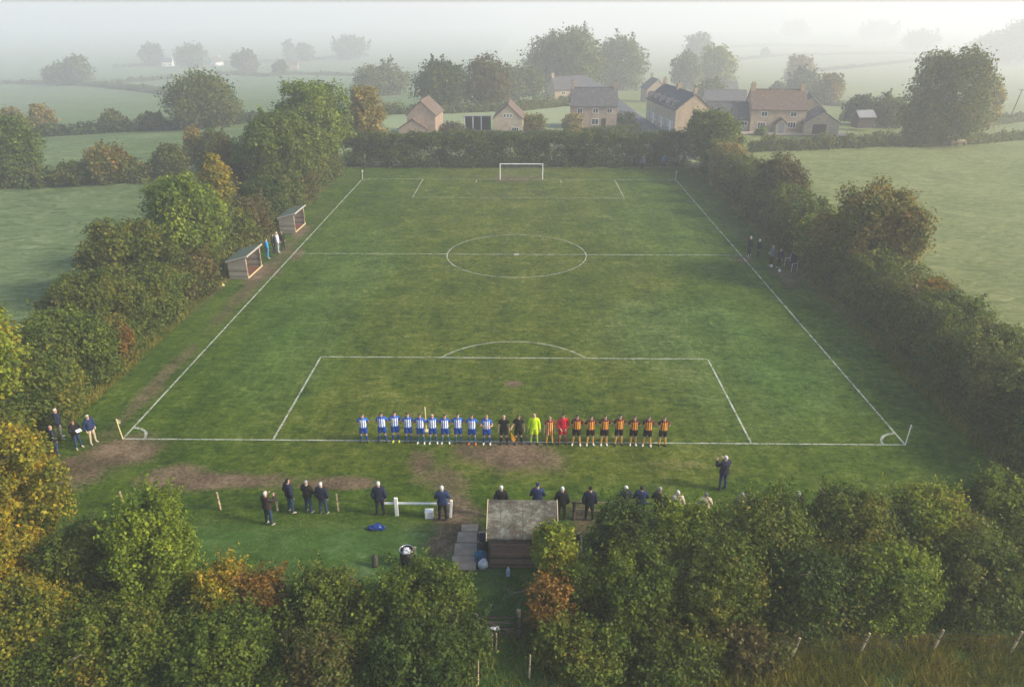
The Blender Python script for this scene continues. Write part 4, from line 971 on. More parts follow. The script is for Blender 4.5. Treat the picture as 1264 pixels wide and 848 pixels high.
NAVY = simple('navy_nylon', (0.010,0.016,0.045), 0.65, 0.3, 7); BLACK_N = simple('black_nylon', (0.008,0.008,0.010), 0.6, 0.3, 8)
WHITE_B = simple('white_polythene', (0.62,0.64,0.67), 0.45, 0.2, 9, 0.4)
rg = np.random.default_rng(5)
def soft(name, label, cat, loc, parts, mat, rz=0.0, jit=0.02):
    m = MB()
    for c, r_ in parts: m.ball(c, r_, 14, 9, jit, rg)
    o = m.build(name, mat, None, True); o.location = loc; o.rotation_euler = (0,0,rz); tag(o, label, cat); return o
x, y = G(465,653); soft('tarpaulin', 'crumpled blue tarpaulin heap on the grass behind the railing', 'tarpaulin', (x,y,0), [((0,0,0.10),(0.30,0.16,0.15)),((-0.22,0.02,0.07),(0.18,0.13,0.11)),((0.24,-0.02,0.07),(0.17,0.12,0.10)),((0.05,0.06,0.17),(0.13,0.1,0.1))], BLUE_B, 0.1, 0.018)
# kit bags leaning by the shed, with straps
for nm, lb, loc, sz, mat in [('kit_bag','dark blue kit bag leaning on the left wall of the shed topmost of the pile',(-1.08,-8.55,0),(0.36,0.40,0.72),NAVY),('kit_bag','black kit bag in the middle of the pile by the shed',(-1.10,-9.05,0),(0.44,0.46,0.62),BLACK_N),('kit_bag','teal kit bag in front of the black one by the shed',(-1.14,-9.42,0),(0.52,0.32,0.50),TEAL_B)]:
    r = empty(nm, loc, 0.08); tag(r, lb, 'bag', 'kit bags piled by the shed')
    MB().box((0,0,sz[2]/2),sz,bevel=0.08).ball((0,0,sz[2]*0.92),(sz[0]*0.42,sz[1]*0.42,0.1)).build('body', mat, r, True)
    MB().tube([(-sz[0]*0.3,-sz[1]*0.5-0.01,0.1),(-sz[0]*0.3,-sz[1]*0.56,sz[2]*0.6),(-sz[0]*0.25,0,sz[2]+0.10),(-sz[0]*0.25,sz[1]*0.4,sz[2]*0.9)],[0.02]*4,5).tube([(sz[0]*0.3,-sz[1]*0.5-0.01,0.1),(sz[0]*0.3,-sz[1]*0.56,sz[2]*0.6),(sz[0]*0.25,0,sz[2]+0.10),(sz[0]*0.25,sz[1]*0.4,sz[2]*0.9)],[0.02]*4,5).build('strap', BLACK_N, r)
soft('plastic_sack', 'full white plastic sack by the near left corner of the shed', 'sack', (-1.02,-9.85,0), [((0,0,0.22),(0.21,0.18,0.24)),((0.02,0,0.42),(0.12,0.10,0.10)),((0.04,-0.02,0.50),(0.05,0.05,0.07))], WHITE_B, 0, 0.012)
bt = empty('water_bottle', (0.03,-10.25,0)); tag(bt, 'pale blue white water bottle standing on the grass before the shed', 'bottle')
m = MB(); m.bar((0,0,0),(0,0,0.30),0.085,0.085,12); m.bar((0,0,0.30),(0,0,0.38),0.085,0.035,12); m.build('body', simple('translucent_blue_plastic',(0.45,0.58,0.72),0.3,0.1), bt, False)
MB().bar((0,0,0.38),(0,0,0.43),0.038,0.036,10).build('cap', WHITE_P, bt)
# potted white flowers right of the shed with a dark board beside them
fp = empty('flower_pot', (2.25,-8.45,0)); tag(fp, 'pot of white flowers against the right side of the shed', 'plant')
MB().bar((0,0,0),(0,0,0.32),0.15,0.2,12).build('pot', CLAY, fp)
rg2 = np.random.default_rng(8); P_, N_ = scatter(rg2, np.array([(0,0,.5),(.15,.05,.45),(-.12,.0,.48),(0.05,-.15,.42)]), np.array([.2,.16,.16,.15]), 700)
mesh_obj('foliage', leaf_mesh('foliage', P_, N_, 0.09, rg2), LM['green'], fp)
P_, N_ = scatter(rg2, np.array([(0,0,.55),(.15,.05,.5),(-.12,.0,.52),(0.05,-.15,.46)]), np.array([.2,.16,.16,.15]), 260, 0.7, 0.9)
mesh_obj('blossom', leaf_mesh('blossom', P_, N_, 0.085, rg2), WHITE, fp)
bb = empty('notice_board', (2.85,-8.75,0), R(25)); tag(bb, 'small dark board with pale edge leaning beside the white flowers', 'board')
MB().box((0,0,0.45),(0.5,0.05,0.8),rx=R(-14)).build('panel', DOOR_D, bb); m = MB()
for s in (-1,1): m.box((s*0.27,0,0.45),(0.04,0.07,0.88),rx=R(-14))
m.build('frame', WHITE_P, bb)
# litter bin, cut post, crate
x, y = G(503,697); b = empty('litter_bin', (x,y,0)); tag(b, 'black drum litter bin with shiny rim and white liner beyond the near hedge', 'bin')
STEEL = simple('galvanised_rim', (0.55,0.56,0.57), 0.3, 0.15, 6, 0.5, metal=0.8)
m = MB(); seg = 20
for r0, r1, z0, z1 in [(0.27,0.29,0,0.78)]: 
    ring = lambda r_, z: [Vector((r_*math.cos(2*math.pi*k/seg), r_*math.sin(2*math.pi*k/seg), z)) for k in range(seg)]
    Rg = [[m.bm.verts.new(v) for v in ring(r_, z)] for r_, z in ((0.27,0),(0.285,0.25),(0.275,0.27),(0.29,0.52),(0.28,0.54),(0.29,0.80),(0.265,0.80),(0.25,0.3))]
    for i in range(len(Rg)-1):
        for k in range(seg): m.bm.faces.new((Rg[i][k],Rg[i][(k+1)%seg],Rg[i+1][(k+1)%seg],Rg[i+1][k]))
    m.bm.faces.new(Rg[0][::-1]); m.bm.faces.new(Rg[-1])
m.build('drum', BLACK_N, b, True)
tp = MB(); tp.tube([(0.285*math.cos(2*math.pi*k/24),0.285*math.sin(2*math.pi*k/24),0.815) for k in range(25)],[0.022]*25,6); tp.build('rim', STEEL, b, True)
MB().ball((0.02,0,0.72),(0.17,0.16,0.10),14,8,0.025,rg).ball((-0.05,0.05,0.78),(0.08,0.07,0.07),10,6,0.02,rg).build('liner', WHITE_B, b, True)
o = MB().box((0,0,0.42),(0.09,0.05,0.95),ry=R(-3)).box((0,0,0.90),(0.10,0.06,0.05)).build('bin_stake', W_POST); o.location = (x+0.36,y+0.02,0); tag(o, 'short brown wooden stake standing beside the litter bin', 'stake')
x, y = G(463,698); o = MB().bar((0,0,-0.1),(0.02,0,0.5),0.13,0.12,9).build('cut_post', W_OLD); o.location = (x,y,0); tag(o, 'thick sawn off timber post beyond the near hedge left of the bin', 'post')
x, y = G(530,638); cr_ = empty('plastic_crate', (x,y,0), R(4)); tag(cr_, 'small white plastic crate on the mud by the white railing', 'crate')
m = MB(); m.box((0,0,0.02),(0.36,0.30,0.03))
for s in (-1,1): m.box((s*0.17,0,0.18),(0.025,0.30,0.32)); m.box((0,s*0.14,0.181),(0.315,0.025,0.32))
m.build('box', WHITE_P, cr_); MB().box((0,0,0.355),(0.39,0.33,0.03),bevel=0.01).build('lid', WHITE_P, cr_)
# white railing
p1, p2, p3 = G(490,636), G(557,638), G(478,636)
rl = empty('white_railing', (p1[0],p1[1],0)); tag(rl, 'short white painted railing where the path reaches the pitch', 'railing')
MB().box((0,0,0.48),(0.16,0.10,1.0),bevel=0.012).build('post', WHITE, rl); MB().box((p2[0]-p1[0],p2[1]-p1[1],0.46),(0.12,0.10,0.95),ry=R(4),bevel=0.012).build('post', WHITE, rl)
MB().box(((p2[0]-p1[0])/2-0.35,0.02,0.66),(p2[0]-p1[0]+0.85,0.05,0.09)).build('rail', WHITE, rl)
# post and wire fence on the left
WIRE = simple('rusty_wire', (0.06,0.05,0.04), 0.8, 0.3)
pp = [G(-20,626), G(66,627), G(155,629), G(216,630), G(272,630), G(343,631), G(418,632), G(478,636)]
wf_ = empty('wire_fence', (pp[0][0],pp[0][1],0)); tag(wf_, 'post and wire fence with pale split posts along the left of the rough lawn', 'fence')
for i, q in enumerate(pp[:-1]):
    dx, dy = q[0]-pp[0][0], q[1]-pp[0][1]
    MB().box((dx,dy,0.48),(0.085,0.07,1.12),ry=R([-3,4,-4,-3,-2,2,-3][i]),rz=0.3*i).build('post', W_POST, wf_)
m = MB()
for z in (0.35,0.66,0.95):
    m.tube([(q[0]-pp[0][0],q[1]-pp[0][1]-0.05,z-(0.02 if i % 2 else 0)) for i, q in enumerate(pp)], [0.008]*len(pp), 4)
m.build('wire', WIRE, wf_)
# rail fence right of the shed
pa, pb, pc = G(708,641), G(790,642), G(870,644)
rf_ = empty('rail_fence', (pa[0],pa[1],0)); tag(rf_, 'dark wooden rail fence running behind the spectators right of the shed', 'fence')
for q in (pa,pb,pc): MB().bar((q[0]-pa[0],q[1]-pa[1],-0.1),(q[0]-pa[0],q[1]-pa[1],0.98),0.075,0.07,8).build('post', W_OLD, rf_)
for z, y_ in ((0.86,0.0),(0.45,0.0)): MB().box(((pc[0]-pa[0])/2,0.09,z),(pc[0]-pa[0]+0.3,0.04,0.09),rz=0.0).build('rail', W_POST, rf_)
# fence posts in the rough grass at lower right, with wire
pp = [G(905,816), G(975,814), G(1060,808), G(1150,804), G(1246,806), G(1330,806)]
wf_ = empty('wire_fence', (pp[0][0],pp[0][1],0)); tag(wf_, 'post and wire fence in the rough grass below the near hedge at lower right', 'fence')
for i, q in enumerate(pp): MB().bar((q[0]-pp[0][0],q[1]-pp[0][1],-0.1),(q[0]-pp[0][0]+0.22,q[1]-pp[0][1]+0.05,1.0),0.05,0.045,7).build('post', W_POST, wf_)
m = MB()
for z in (0.4,0.7,0.92): m.tube([(q[0]-pp[0][0]+0.2*z,q[1]-pp[0][1]-0.05,z) for q in pp],[0.007]*len(pp),4)
m.build('wire', WIRE, wf_)
# field gate in the dark gap of the hedge
g0 = G(606,806); gt = empty('field_gate', (-0.35,-13.55,0)); tag(gt, 'dark weathered timber gate between posts in the gap of the near hedge', 'gate')
for x, hh, r_ in ((-0.72,1.15,0.07),(0.82,1.35,0.09)): MB().bar((x,0,-0.1),(x,0,hh),r_,r_*0.9,8).build('post', W_OLD, gt)
for z in (0.2,0.46,0.72,0.98): MB().box((0.04,0.02,z),(1.42,0.035,0.085)).build('rail', W_OLD, gt)
MB().box((0.04,-0.02,0.58),(1.5,0.03,0.08),ry=R(28)).build('brace', W_OLD, gt)
for x, y, z, lb in [(G(607,806)[0],G(607,806)[1],0.95,'left one of two thin pale stakes at the dark gap'),(G(612,806)[0],G(612,806)[1]+0.1,0.85,'right one of two thin pale stakes at the dark gap'),(G(653,838)[0],G(653,838)[1],1.15,'single thick pale stake right of the dark gap at the bottom edge'),(G(590,846)[0],G(590,846)[1],1.2,'pale stake left of the dark gap at the bottom edge')]:
    o = MB().bar((0,0,-0.1),(0.03,0,z),0.035,0.03,7).build('stake', W_POST); o.location = (x,y,0); tag(o, lb, 'stake', 'stakes at the field gate')
x, y = G(618,784); soft('plastic_sheet', 'crumpled white plastic sheet snagged on brambles by the dark gap', 'plastic sheet', (x-0.25,y-0.2,0.55), [((0,0,0),(0.17,0.06,0.04)),((0.15,0.04,-0.05),(0.09,0.05,0.08)),((-0.17,0.03,-0.03),(0.07,0.04,0.03))], WHITE_B, 0.1, 0.02)
db = MB(); rb = np.random.default_rng(77)
db.tube([(1.5,0.2,1.3),(0.7,0,1.2),(0,-0.05,1.05),(-0.6,-0.1,0.75)],[0.035,0.03,0.022,0.01],6)
for a, bb_ in [((0.7,0,1.2),(0.2,0.35,1.5)),((0,-0.05,1.05),(-0.55,0.25,1.1)),((0.3,-0.02,1.12),(-0.1,-0.35,0.8)),((1.0,0.05,1.25),(0.75,0.4,1.7)),((1.2,0.1,1.28),(1.0,-0.3,1.1)),((-0.25,-0.07,0.95),(-0.4,-0.3,0.6))]:
    mpt = Vector(a).lerp(Vector(bb_),0.5)+Vector(rb.normal(0,0.04,3)); db.tube([a,mpt,bb_],[0.02,0.014,0.005],5)
o = db.build('dead_branch', TWIG); o.location = (0.3,-12.2,-0.1); tag(o, 'bare dead branch reaching left from the rusty shrub over the gap', 'branch')
# team bench on the right touchline
x, y = G(975,332); tb_ = empty('team_bench', (x,y,0), R(4)); tag(tb_, 'dark covered bench with white tubular frame under the right hedgerow', 'bench')
MB().box((0,0,0.42),(0.5,1.7,0.06)).box((0.3,0,0.85),(0.06,1.7,0.8)).build('seat', BLACK_N, tb_)
m = MB()
for s in (-1,1):
    m.bar((-0.2,s*0.8,0),(-0.2,s*0.8,0.75),0.03); m.bar((0.28,s*0.8,0),(0.28,s*0.8,1.2),0.03); m.bar((-0.2,s*0.8,0.75),(0.28,s*0.8,0.75),0.025)
m.build('frame', WHITE_P, tb_)
# white footballs near the right touchline and a bag in the dugout
BALLM = simple('white_leather', (0.78,0.78,0.76), 0.45, 0.1, 12)
for px, py, lb in [(925,316.5,'white football at the foot of the two dark coated men'),(962,336,'white football before the dark team bench'),(952,330,'white football between the men by the bench')]:
    x, y = G(px, py); o = MB().ball((0,0,0.12),(0.13,0.13,0.13),16,10).build('football', BALLM, None, True); o.location = (x,y,0.01); tag(o, lb, 'football', 'footballs by the right touchline')
for x, y, lb in [(-25.2,24.0,'pale plastic cone at the hedge foot before the nearer dugout'),(-24.5,24.1,'second pale plastic cone closer to the nearer dugout')]:
    m = MB(); m.bar((0,0,0.02),(0,0,0.22),0.10,0.03,12); m.box((0,0,0.012),(0.26,0.26,0.025)); o = m.build('marker_cone', YEL_P); o.location = (x,y,0); tag(o, lb, 'cone', 'cones by the nearer dugout')
# post box like pale sign in the far corner
x, y = G(840,205); sg = empty('board_sign', (x,y,0)); tag(sg, 'pale board on a post in the shade of the far right corner', 'sign')
MB().bar((0,0,-0.1),(0,0,0.9),0.05).build('post', W_POST, sg); MB().box((0,-0.06,1.15),(0.55,0.04,1.1)).build('panel', WHITE_P, sg)

# ------------------------------------------------------------------ people
def nv(*v): v = Vector(v); return v.normalized()
POSES = {  # upper arm and forearm directions for the right (+1) and left (-1) arm, x given outward
 'behind':  dict(ua=[(.50,.34,-.79)]*2, fa=[(-.62,.42,-.55)]*2, st=.115),
 'behind_b': dict(ua=[(.42,.30,-.86),(.54,.30,-.78)], fa=[(-.66,.40,-.50),(-.60,.42,-.55)], st=.085),
 'behind_c': dict(ua=[(.56,.38,-.73),(.40,.25,-.88)], fa=[(-.55,.42,-.45),(-.66,.40,-.50)], st=.14),
 'crossed': dict(ua=[(.42,-.30,-.85)]*2, fa=[(-.82,-.42,.10)]*2, st=.11),
 'sides':   dict(ua=[(.24,.02,-.97)]*2, fa=[(.10,-.22,-.97)]*2, st=.12),
 'point':   dict(ua=[(.30,.05,-.95),(.45,-.25,-.85)], fa=[(.10,-.22,-.97),(.25,-.80,.05)], st=.12),
 'front':   dict(ua=[(.34,-.10,-.93)]*2, fa=[(-.58,-.55,-.55)]*2, st=.13),
 'pockets': dict(ua=[(.36,.22,-.91)]*2, fa=[(-.16,-.40,-.86)]*2, st=.10),
 'clap':    dict(ua=[(.30,-.52,-.80)]*2, fa=[(-.42,-.62,.66)]*2, st=.10),
 'photo':   dict(ua=[(.34,-.66,-.66)]*2, fa=[(-.46,-.52,.80)]*2, st=.11),
 'fold':    dict(ua=[(.36,-.20,-.90)]*2, fa=[(-.72,-.66,.10)]*2, st=.10),
 'sit':     dict(ua=[(.20,-.35,-.90)]*2, fa=[(-.25,-.85,-.30)]*2, st=.11, sit=True),
}
def skeleton(pose, gk=False):
    p = POSES[pose]; sit = p.get('sit'); dz = -0.47 if sit else 0.0
    V, Rr, E, BN = [], [], [], []
    def add(c, r, par=None, bone=None):
        V.append(Vector(c)); Rr.append(r if isinstance(r, tuple) else (r, r)); i = len(V)-1
        if par is not None:
            E.append((par, i))
            if bone: BN.append((bone, par, i))
        return i
    pe = add((0,0.0,.95+dz), (.155,.112)); sp = add((0,-.005,1.10+dz), (.142,.105), pe, 'torso'); ch = add((0,0,1.27+dz), (.165,.115), sp, 'torso')
    uc = add((0,.01,1.41+dz), (.125,.09), ch, 'torso'); nk = add((0,-.005,1.495+dz), .058, uc, 'neck'); hb = add((0,-.02,1.575+dz), (.068,.078), nk, 'head')
    hm = add((0,-.022,1.665+dz), (.080,.098), hb, 'head'); add((0,-.010,1.745+dz), (.062,.075), hm, 'head')
    for k, s in enumerate((1,-1)):
        sh = add((s*.185,.01,1.405+dz), .066, uc, 'torso'); ua = nv(*p['ua'][k]); fa = nv(*p['fa'][k]); ua.x *= s; fa.x *= s
        m = add(V[sh]+ua*.15, .052, sh, 'upper_arm'); el_ = add(V[sh]+ua*.30, .043, m, 'upper_arm_low'); fm = add(V[el_]+fa*.11, .040, el_, 'forearm')
        wr_ = add(V[el_]+fa*.245, .027, fm, 'forearm')
        side = fa.cross(Vector((0,0,1))) if abs(fa.z) < .9 else Vector((0,-1,0)); side = (side-fa*side.dot(fa)).normalized(); nrm = fa.cross(side)
        pm_ = add(V[wr_]+fa*.055, (.036,.022), wr_, 'hand')
        for j, (off, ln) in enumerate(((-.030,.066),(-.010,.076),(.010,.072),(.030,.056))):
            b = add(V[pm_]+fa*.038+side*off, .0105, pm_, 'hand'); q = add(V[b]+fa*ln*.5+nrm*.008, .0095, b, 'hand'); add(V[q]+fa*ln*.42+nrm*.022, .008, q, 'hand')
        b = add(V[wr_]+fa*.030-side*.036, .012, wr_, 'hand'); add(V[b]+fa*.034-side*.022+nrm*.01, .009, b, 'hand')
        hp = add((s*.092,.0,.895+dz), (.098,.105), pe, 'pelvis')
        if sit:
            kn = Vector((s*.12,-.44,.47)); an = Vector((s*.12,-.40,.085))
        else:
            kn = Vector((s*(.092+p['st']*.35),-.015,.49)); an = Vector((s*(.06+p['st']*.9),.025,.09))
        m = add(V[hp].lerp(kn,.33), (.088,.092), hp, 'thigh'); m2 = add(V[hp].lerp(kn,.68), .070, m, 'thigh_low'); k1 = add(kn, .056, m2, 'knee')
        cf = add(kn.lerp(an,.32)+Vector((0,.018,0)), .056, k1, 'shank'); c2 = add(kn.lerp(an,.72), .041, cf, 'shank'); a_ = add(an, .037, c2, 'shank')
        f1 = add(an+Vector((s*.012,-.075,-.045)), (.040,.034), a_, 'foot'); add(an+Vector((s*.03,-.165,-.058)), (.034,.024), f1, 'foot')
        add(an+Vector((0,.035,-.045)), (.034,.034), a_, 'foot')
    return V, Rr, E, BN
BODY = {}
def body_data(pose):
    if pose in BODY: return BODY[pose]
    V, Rr, E, BN = skeleton(pose)
    me = bpy.data.meshes.new('skin'); me.from_pydata([tuple(v) for v in V], E, [])
    o = bpy.data.objects.new('skin', me); COL.objects.link(o)
    o.modifiers.new('skin', 'SKIN'); sk = me.skin_vertices[0].data
    for i, r in enumerate(Rr): sk[i].radius = r; sk[i].use_root = (i == 0)
    sb = o.modifiers.new('sub', 'SUBSURF'); sb.levels = 2; sb.render_levels = 2
    dg = bpy.context.evaluated_depsgraph_get(); dg.update(); ev = o.evaluated_get(dg); m2 = bpy.data.meshes.new_from_object(ev)
    n = len(m2.vertices); co = np.empty(n*3); m2.vertices.foreach_get('co', co); co = co.reshape(-1,3)
    nr = np.empty(n*3); m2.vertices.foreach_get('normal', nr); nr = nr.reshape(-1,3)
    F = [tuple(p.vertices) for p in m2.polygons]
    bpy.data.objects.remove(o); bpy.data.meshes.remove(me); bpy.data.meshes.remove(m2)
    Vn = np.array([tuple(v) for v in V]); best = np.full(n, 1e9); lab = np.empty(n, object); tt = np.zeros(n)
    for nm, a, b in BN:
        A, B = Vn[a], Vn[b]; d = B-A; q = np.clip(((co-A)@d)/(d@d), 0, 1); dist_ = np.linalg.norm(co-(A+q[:,None]*d), axis=1)
        rr = (max(Rr[a])*(1-q)+max(Rr[b])*q); s = dist_/np.maximum(rr,.01)
        k = s < best; best[k] = s[k]; lab[k] = nm; tt[k] = q[k]
    zmin = co[:,2].min()
    BODY[pose] = dict(co=co, nr=nr, F=F, lab=lab, q=tt, zmin=zmin, V=V, sit=POSES[pose].get('sit', False)); return BODY[pose]
SKINS = [simple('skin_fair',(0.52,0.33,0.24),0.55,0.12), simple('skin_tan',(0.42,0.25,0.17),0.55,0.12), simple('skin_brown',(0.20,0.11,0.07),0.55,0.12)]
EYE = simple('eye_dark',(0.02,0.018,0.016),0.2,0.1); LIP = simple('lips',(0.36,0.16,0.13),0.5,0.1)
HAIRS = dict(black=simple('hair_black',(0.010,0.009,0.008),0.6,0.3,30), brown=simple('hair_brown',(0.055,0.033,0.02),0.6,0.3,30), white=simple('hair_white',(0.58,0.56,0.52),0.7,0.2,30), blond=simple('hair_fair',(0.32,0.22,0.10),0.6,0.3,30), grey=simple('hair_grey',(0.28,0.27,0.26),0.7,0.25,30))
BM_CACHE = {}
def body_mesh(pose):
    if pose in BM_CACHE: return BM_CACHE[pose]
    d = body_data(pose); V = [tuple(c) for c in d['co']]; F = list(d['F']); M = [0]*len(F)
    hz_ = -0.47 if d['sit'] else 0.0
    def add_ball(c, r, mi, seg=8, rg_=6):
        bm = bmesh.new(); bmesh.ops.create_uvsphere(bm, u_segments=seg, v_segments=rg_, radius=1.0, matrix=Matrix.Translation(c) @ Matrix.Diagonal((*r,1)))
        k = len(V); bm.verts.index_update(); V.extend(tuple(v.co) for v in bm.verts)
        for f in bm.faces: F.append(tuple(k+v.index for v in f.verts)); M.append(mi)
        bm.free()
    for s in (-1,1):
        add_ball((s*.030,-.103,1.665+hz_), (.014,.010,.009), 1); add_ball((s*.078,-.012,1.655+hz_), (.012,.022,.034), 0)
        add_ball((s*.030,-.104,1.690+hz_), (.020,.010,.005), 1)
    add_ball((0,-.112,1.640+hz_), (.015,.024,.028), 0); add_ball((0,-.098,1.600+hz_), (.026,.012,.008), 2)
    me = bpy.data.meshes.new('body'); me.from_pydata(V, [], F)
    for p, m in zip(me.polygons, M): p.material_index = m; p.use_smooth = True
    for m in (SKINS[0], EYE, LIP): me.materials.append(m)
    BM_CACHE[pose] = me; return me
def cloth_mesh(pose, key, labs, off, cond=None):
    k = (pose, key)
    if k in BM_CACHE: return BM_CACHE[k]
    d = body_data(pose); co, nr, lab, q = d['co'], d['nr'], d['lab'], d['q']
    ins = np.isin(lab, labs)
    if cond is not None: ins &= cond(co-np.array([0,0,-.47 if d['sit'] else 0]), lab, q)
    keep = [f for f in d['F'] if all(ins[v] for v in f)]
    used = sorted({v for f in keep for v in f}); mp = {v: i for i, v in enumerate(used)}
    offs = off(co[used], lab[used], q[used]) if callable(off) else np.full(len(used), off)
    Vv = co[used]+nr[used]*np.asarray(offs)[:,None]
    # turned under hem so that the edge has thickness
    ed = {}
    for f in keep:
        for a, b in zip(f, f[1:]+f[:1]): ed[frozenset((a,b))] = ed.get(frozenset((a,b)),0)+1
    F = [tuple(mp[v] for v in f) for f in keep]; Vl = [tuple(v) for v in Vv]; inner = {}
    for f in keep:
        for a, b in zip(f, f[1:]+f[:1]):
            if ed[frozenset((a,b))] == 1:
                for v in (a,b):
                    if v not in inner: inner[v] = len(Vl); Vl.append(tuple(co[v]+nr[v]*0.001))
                F.append((mp[b], mp[a], inner[a], inner[b]))
    me = bpy.data.meshes.new(key); me.from_pydata(Vl, [], F)
    for p in me.polygons: p.use_smooth = True
    me.materials.append(SKINS[0]); BM_CACHE[k] = me; return me
def put(name, me, mats, parent):
    o = bpy.data.objects.new(name, me); COL.objects.link(o); o.parent = parent
    for i, m in enumerate(mats):
        o.material_slots[i].link = 'OBJECT'; o.material_slots[i].material = m
    return o
TORSO = ['torso','pelvis','upper_arm']; 
def person(label, x, y, face, pose, outfit, hair=None, skin=0, scale=1.0, group=None, hat=None, z=None):
    """face: direction looked in, degrees, 0 = towards the camera end (-Y)"""
    d = body_data(pose); r = empty('person', (x, y, (ground_z(x,y) if z is None else z)-d['zmin']*scale+0.0), R(face)); r.scale = (scale,)*3
    tag(r, label, 'person', group)
    put('body', body_mesh(pose), [SKINS[skin], EYE, LIP], r)
    for nm, key, labs, off, cond, mat in outfit:
        put(nm, cloth_mesh(pose, key, labs, off, cond), [mat], r)
    hc = lambda co, lab, q: (co[:,2] > 1.70) | ((co[:,1] > -0.035) & (co[:,2] > 1.585) & ~((np.abs(co[:,0]) > .066) & (co[:,2] < 1.63)))
    if hat: put('hat', cloth_mesh(pose, 'hat', ['head'], .024, lambda co, lab, q: co[:,2] > 1.675 + 0.35*np.minimum(0, -co[:,1]-0.02)), [hat], r)
    elif hair: put('hair', cloth_mesh(pose, 'hair', ['head'], .016, hc), [HAIRS[hair]], r)
    return r
# kit
def stripe_mat(name, a, b, sleeve, period=0.112, lim=0.172, base_z=None):
    t = NT(name); o = t.coord(); sp_ = t.n('ShaderNodeSeparateXYZ', i0=o); x = sp_.outputs[0]
    s = t.math('GREATER_THAN', t.math('FRACT', t.math('ADD', t.math('DIVIDE', x, period), 20.25)), 0.40)
    c = t.mix(s, C4(a), C4(b)); e = t.math('GREATER_THAN', t.math('ABSOLUTE', x), lim); c = t.mix(e, c, C4(sleeve))
    col = t.math('GREATER_THAN', sp_.outputs[2], 1.435); c = t.mix(col, c, C4(sleeve))
    n = t.noise(o, 9, 4); nv_ = t.math('MULTIPLY_ADD', n, 0.5, 0.75)
    c = t.mix(1.0, c, t.n('ShaderNodeCombineColor', i0=nv_, i1=nv_, i2=nv_), 'MULTIPLY')
    return t.done(t.bsdf(c, 0.75, 0.25, t.bump(n, 0.4, 0.02)))
BLUEC, AMB, MAR = (0.014,0.10,0.42), (0.78,0.34,0.04), (0.13,0.012,0.014)
SH_BLUE = stripe_mat('blue_white_shirt', BLUEC, (0.86,0.88,0.92), BLUEC); SH_AMB = stripe_mat('amber_maroon_shirt', MAR, AMB, (0.09,0.011,0.012))
SH_AMB2 = stripe_mat('amber_red_shirt', (0.24,0.018,0.016), (0.85,0.45,0.12), (0.24,0.02,0.018))
def cl(name, c, bump=0.35): return simple(name, c, 0.8, 0.22, 7, 0.2, bump)
B_SHORT, B_SOCK, TEALSOCK = cl('royal_blue_cloth',(0.008,0.055,0.30)), cl('blue_sock',(0.012,0.07,0.28)), cl('teal_sock',(0.012,0.13,0.24))
BLK, AMB_S, MAR_SH = cl('black_cloth',(0.009,0.009,0.010)), cl('amber_sock',(0.66,0.33,0.03)), cl('dark_maroon_shorts',(0.018,0.008,0.009))
NEON, NEON_S, REDK, REDS = cl('neon_yellow_cloth',(0.58,0.80,0.015)), cl('lime_sock',(0.33,0.56,0.06)), cl('red_cloth',(0.50,0.010,0.030)), cl('red_sock',(0.40,0.06,0.06))
BOOT_K, BOOT_W, BOOT_O, BOOT_Y = simple('black_boot',(0.012,0.012,0.012),0.45), simple('white_boot',(0.70,0.69,0.66),0.45), simple('orange_boot',(0.72,0.11,0.03),0.45), simple('yellow_boot',(0.62,0.66,0.05),0.45)
short_off = lambda co, lab, q: np.where(np.isin(lab, ['thigh','pelvis']), .030, .018)
def shirt_off(co, lab, q): return np.where(np.isin(lab, ['torso','pelvis']), .030, .020)
def kit(shirt, shorts, sock, boot, long=False):
    sl = ['torso','upper_arm'] + (['upper_arm_low','forearm'] if long else [])
    return [('shirt','shirt_long' if long else 'shirt', sl+['pelvis'], shirt_off, lambda co, lab, q: co[:,2] > .93, shirt),
            ('shorts','shorts', ['torso','pelvis','thigh','thigh_low'], .034, lambda co, lab, q: (co[:,2] < 1.02) & (co[:,2] > .60), shorts),
            ('sock','socks', ['shank','knee'], .007, lambda co, lab, q: co[:,2] < .46, sock),
            ('boot','boots', ['foot'], .007, None, boot)]
def jacket_off(co, lab, q): return np.where(np.isin(lab, ['torso','pelvis']), .058, .032)
def wear_(jacket, trousers, shoe, longcoat=False):
    zl = .78 if longcoat else .86
    return [('jacket','coat' if longcoat else 'jacket', ['torso','pelvis','upper_arm','upper_arm_low','forearm','thigh'], jacket_off, (lambda co, lab, q: (co[:,2] > zl) | np.isin(lab, ['forearm','upper_arm_low'])), jacket),
            ('collar','collar', ['neck'], .022, lambda co, lab, q: co[:,2] < 1.52, jacket),
            ('trousers','trousers', ['torso','pelvis','thigh','thigh_low','knee','shank'], .015, lambda co, lab, q: co[:,2] < 1.0, trousers),
            ('shoe','boots', ['foot'], .007, None, shoe)]
rp = np.random.default_rng(42)
GB, GA = 'players in blue and white stripes lined up', 'players in amber and maroon stripes lined up'
bx = [(450,546,.97),(473,546,1.02),(489,545,1.02),(505,546,1.0),(520,547,1.0),(535,547,1.0),(550,547,.98),(566,547,1.01),(583,548,1.01),(601,548,.99)]
bl = ['leftmost striped blue and white player, standing a little apart on the goal line','second blue and white player from the left in the line','blue and white player with one bright yellow boot colour, third from the left','fourth blue and white player from the left, black boots','fifth blue and white player from the left, before the yellow pole','bald blue and white player in the middle of the line','seventh blue and white player from the left, in teal socks','eighth blue and white player from the left with dark hair','blue and white player in orange red boots','blue and white player with bare folded arms beside the black clad official']
bh = ['brown','black','black','brown','brown',None,'black','brown','brown','blond']
bb_ = [BOOT_K,BOOT_K,BOOT_Y,BOOT_K,BOOT_W,BOOT_W,BOOT_W,BOOT_K,BOOT_O,BOOT_W]
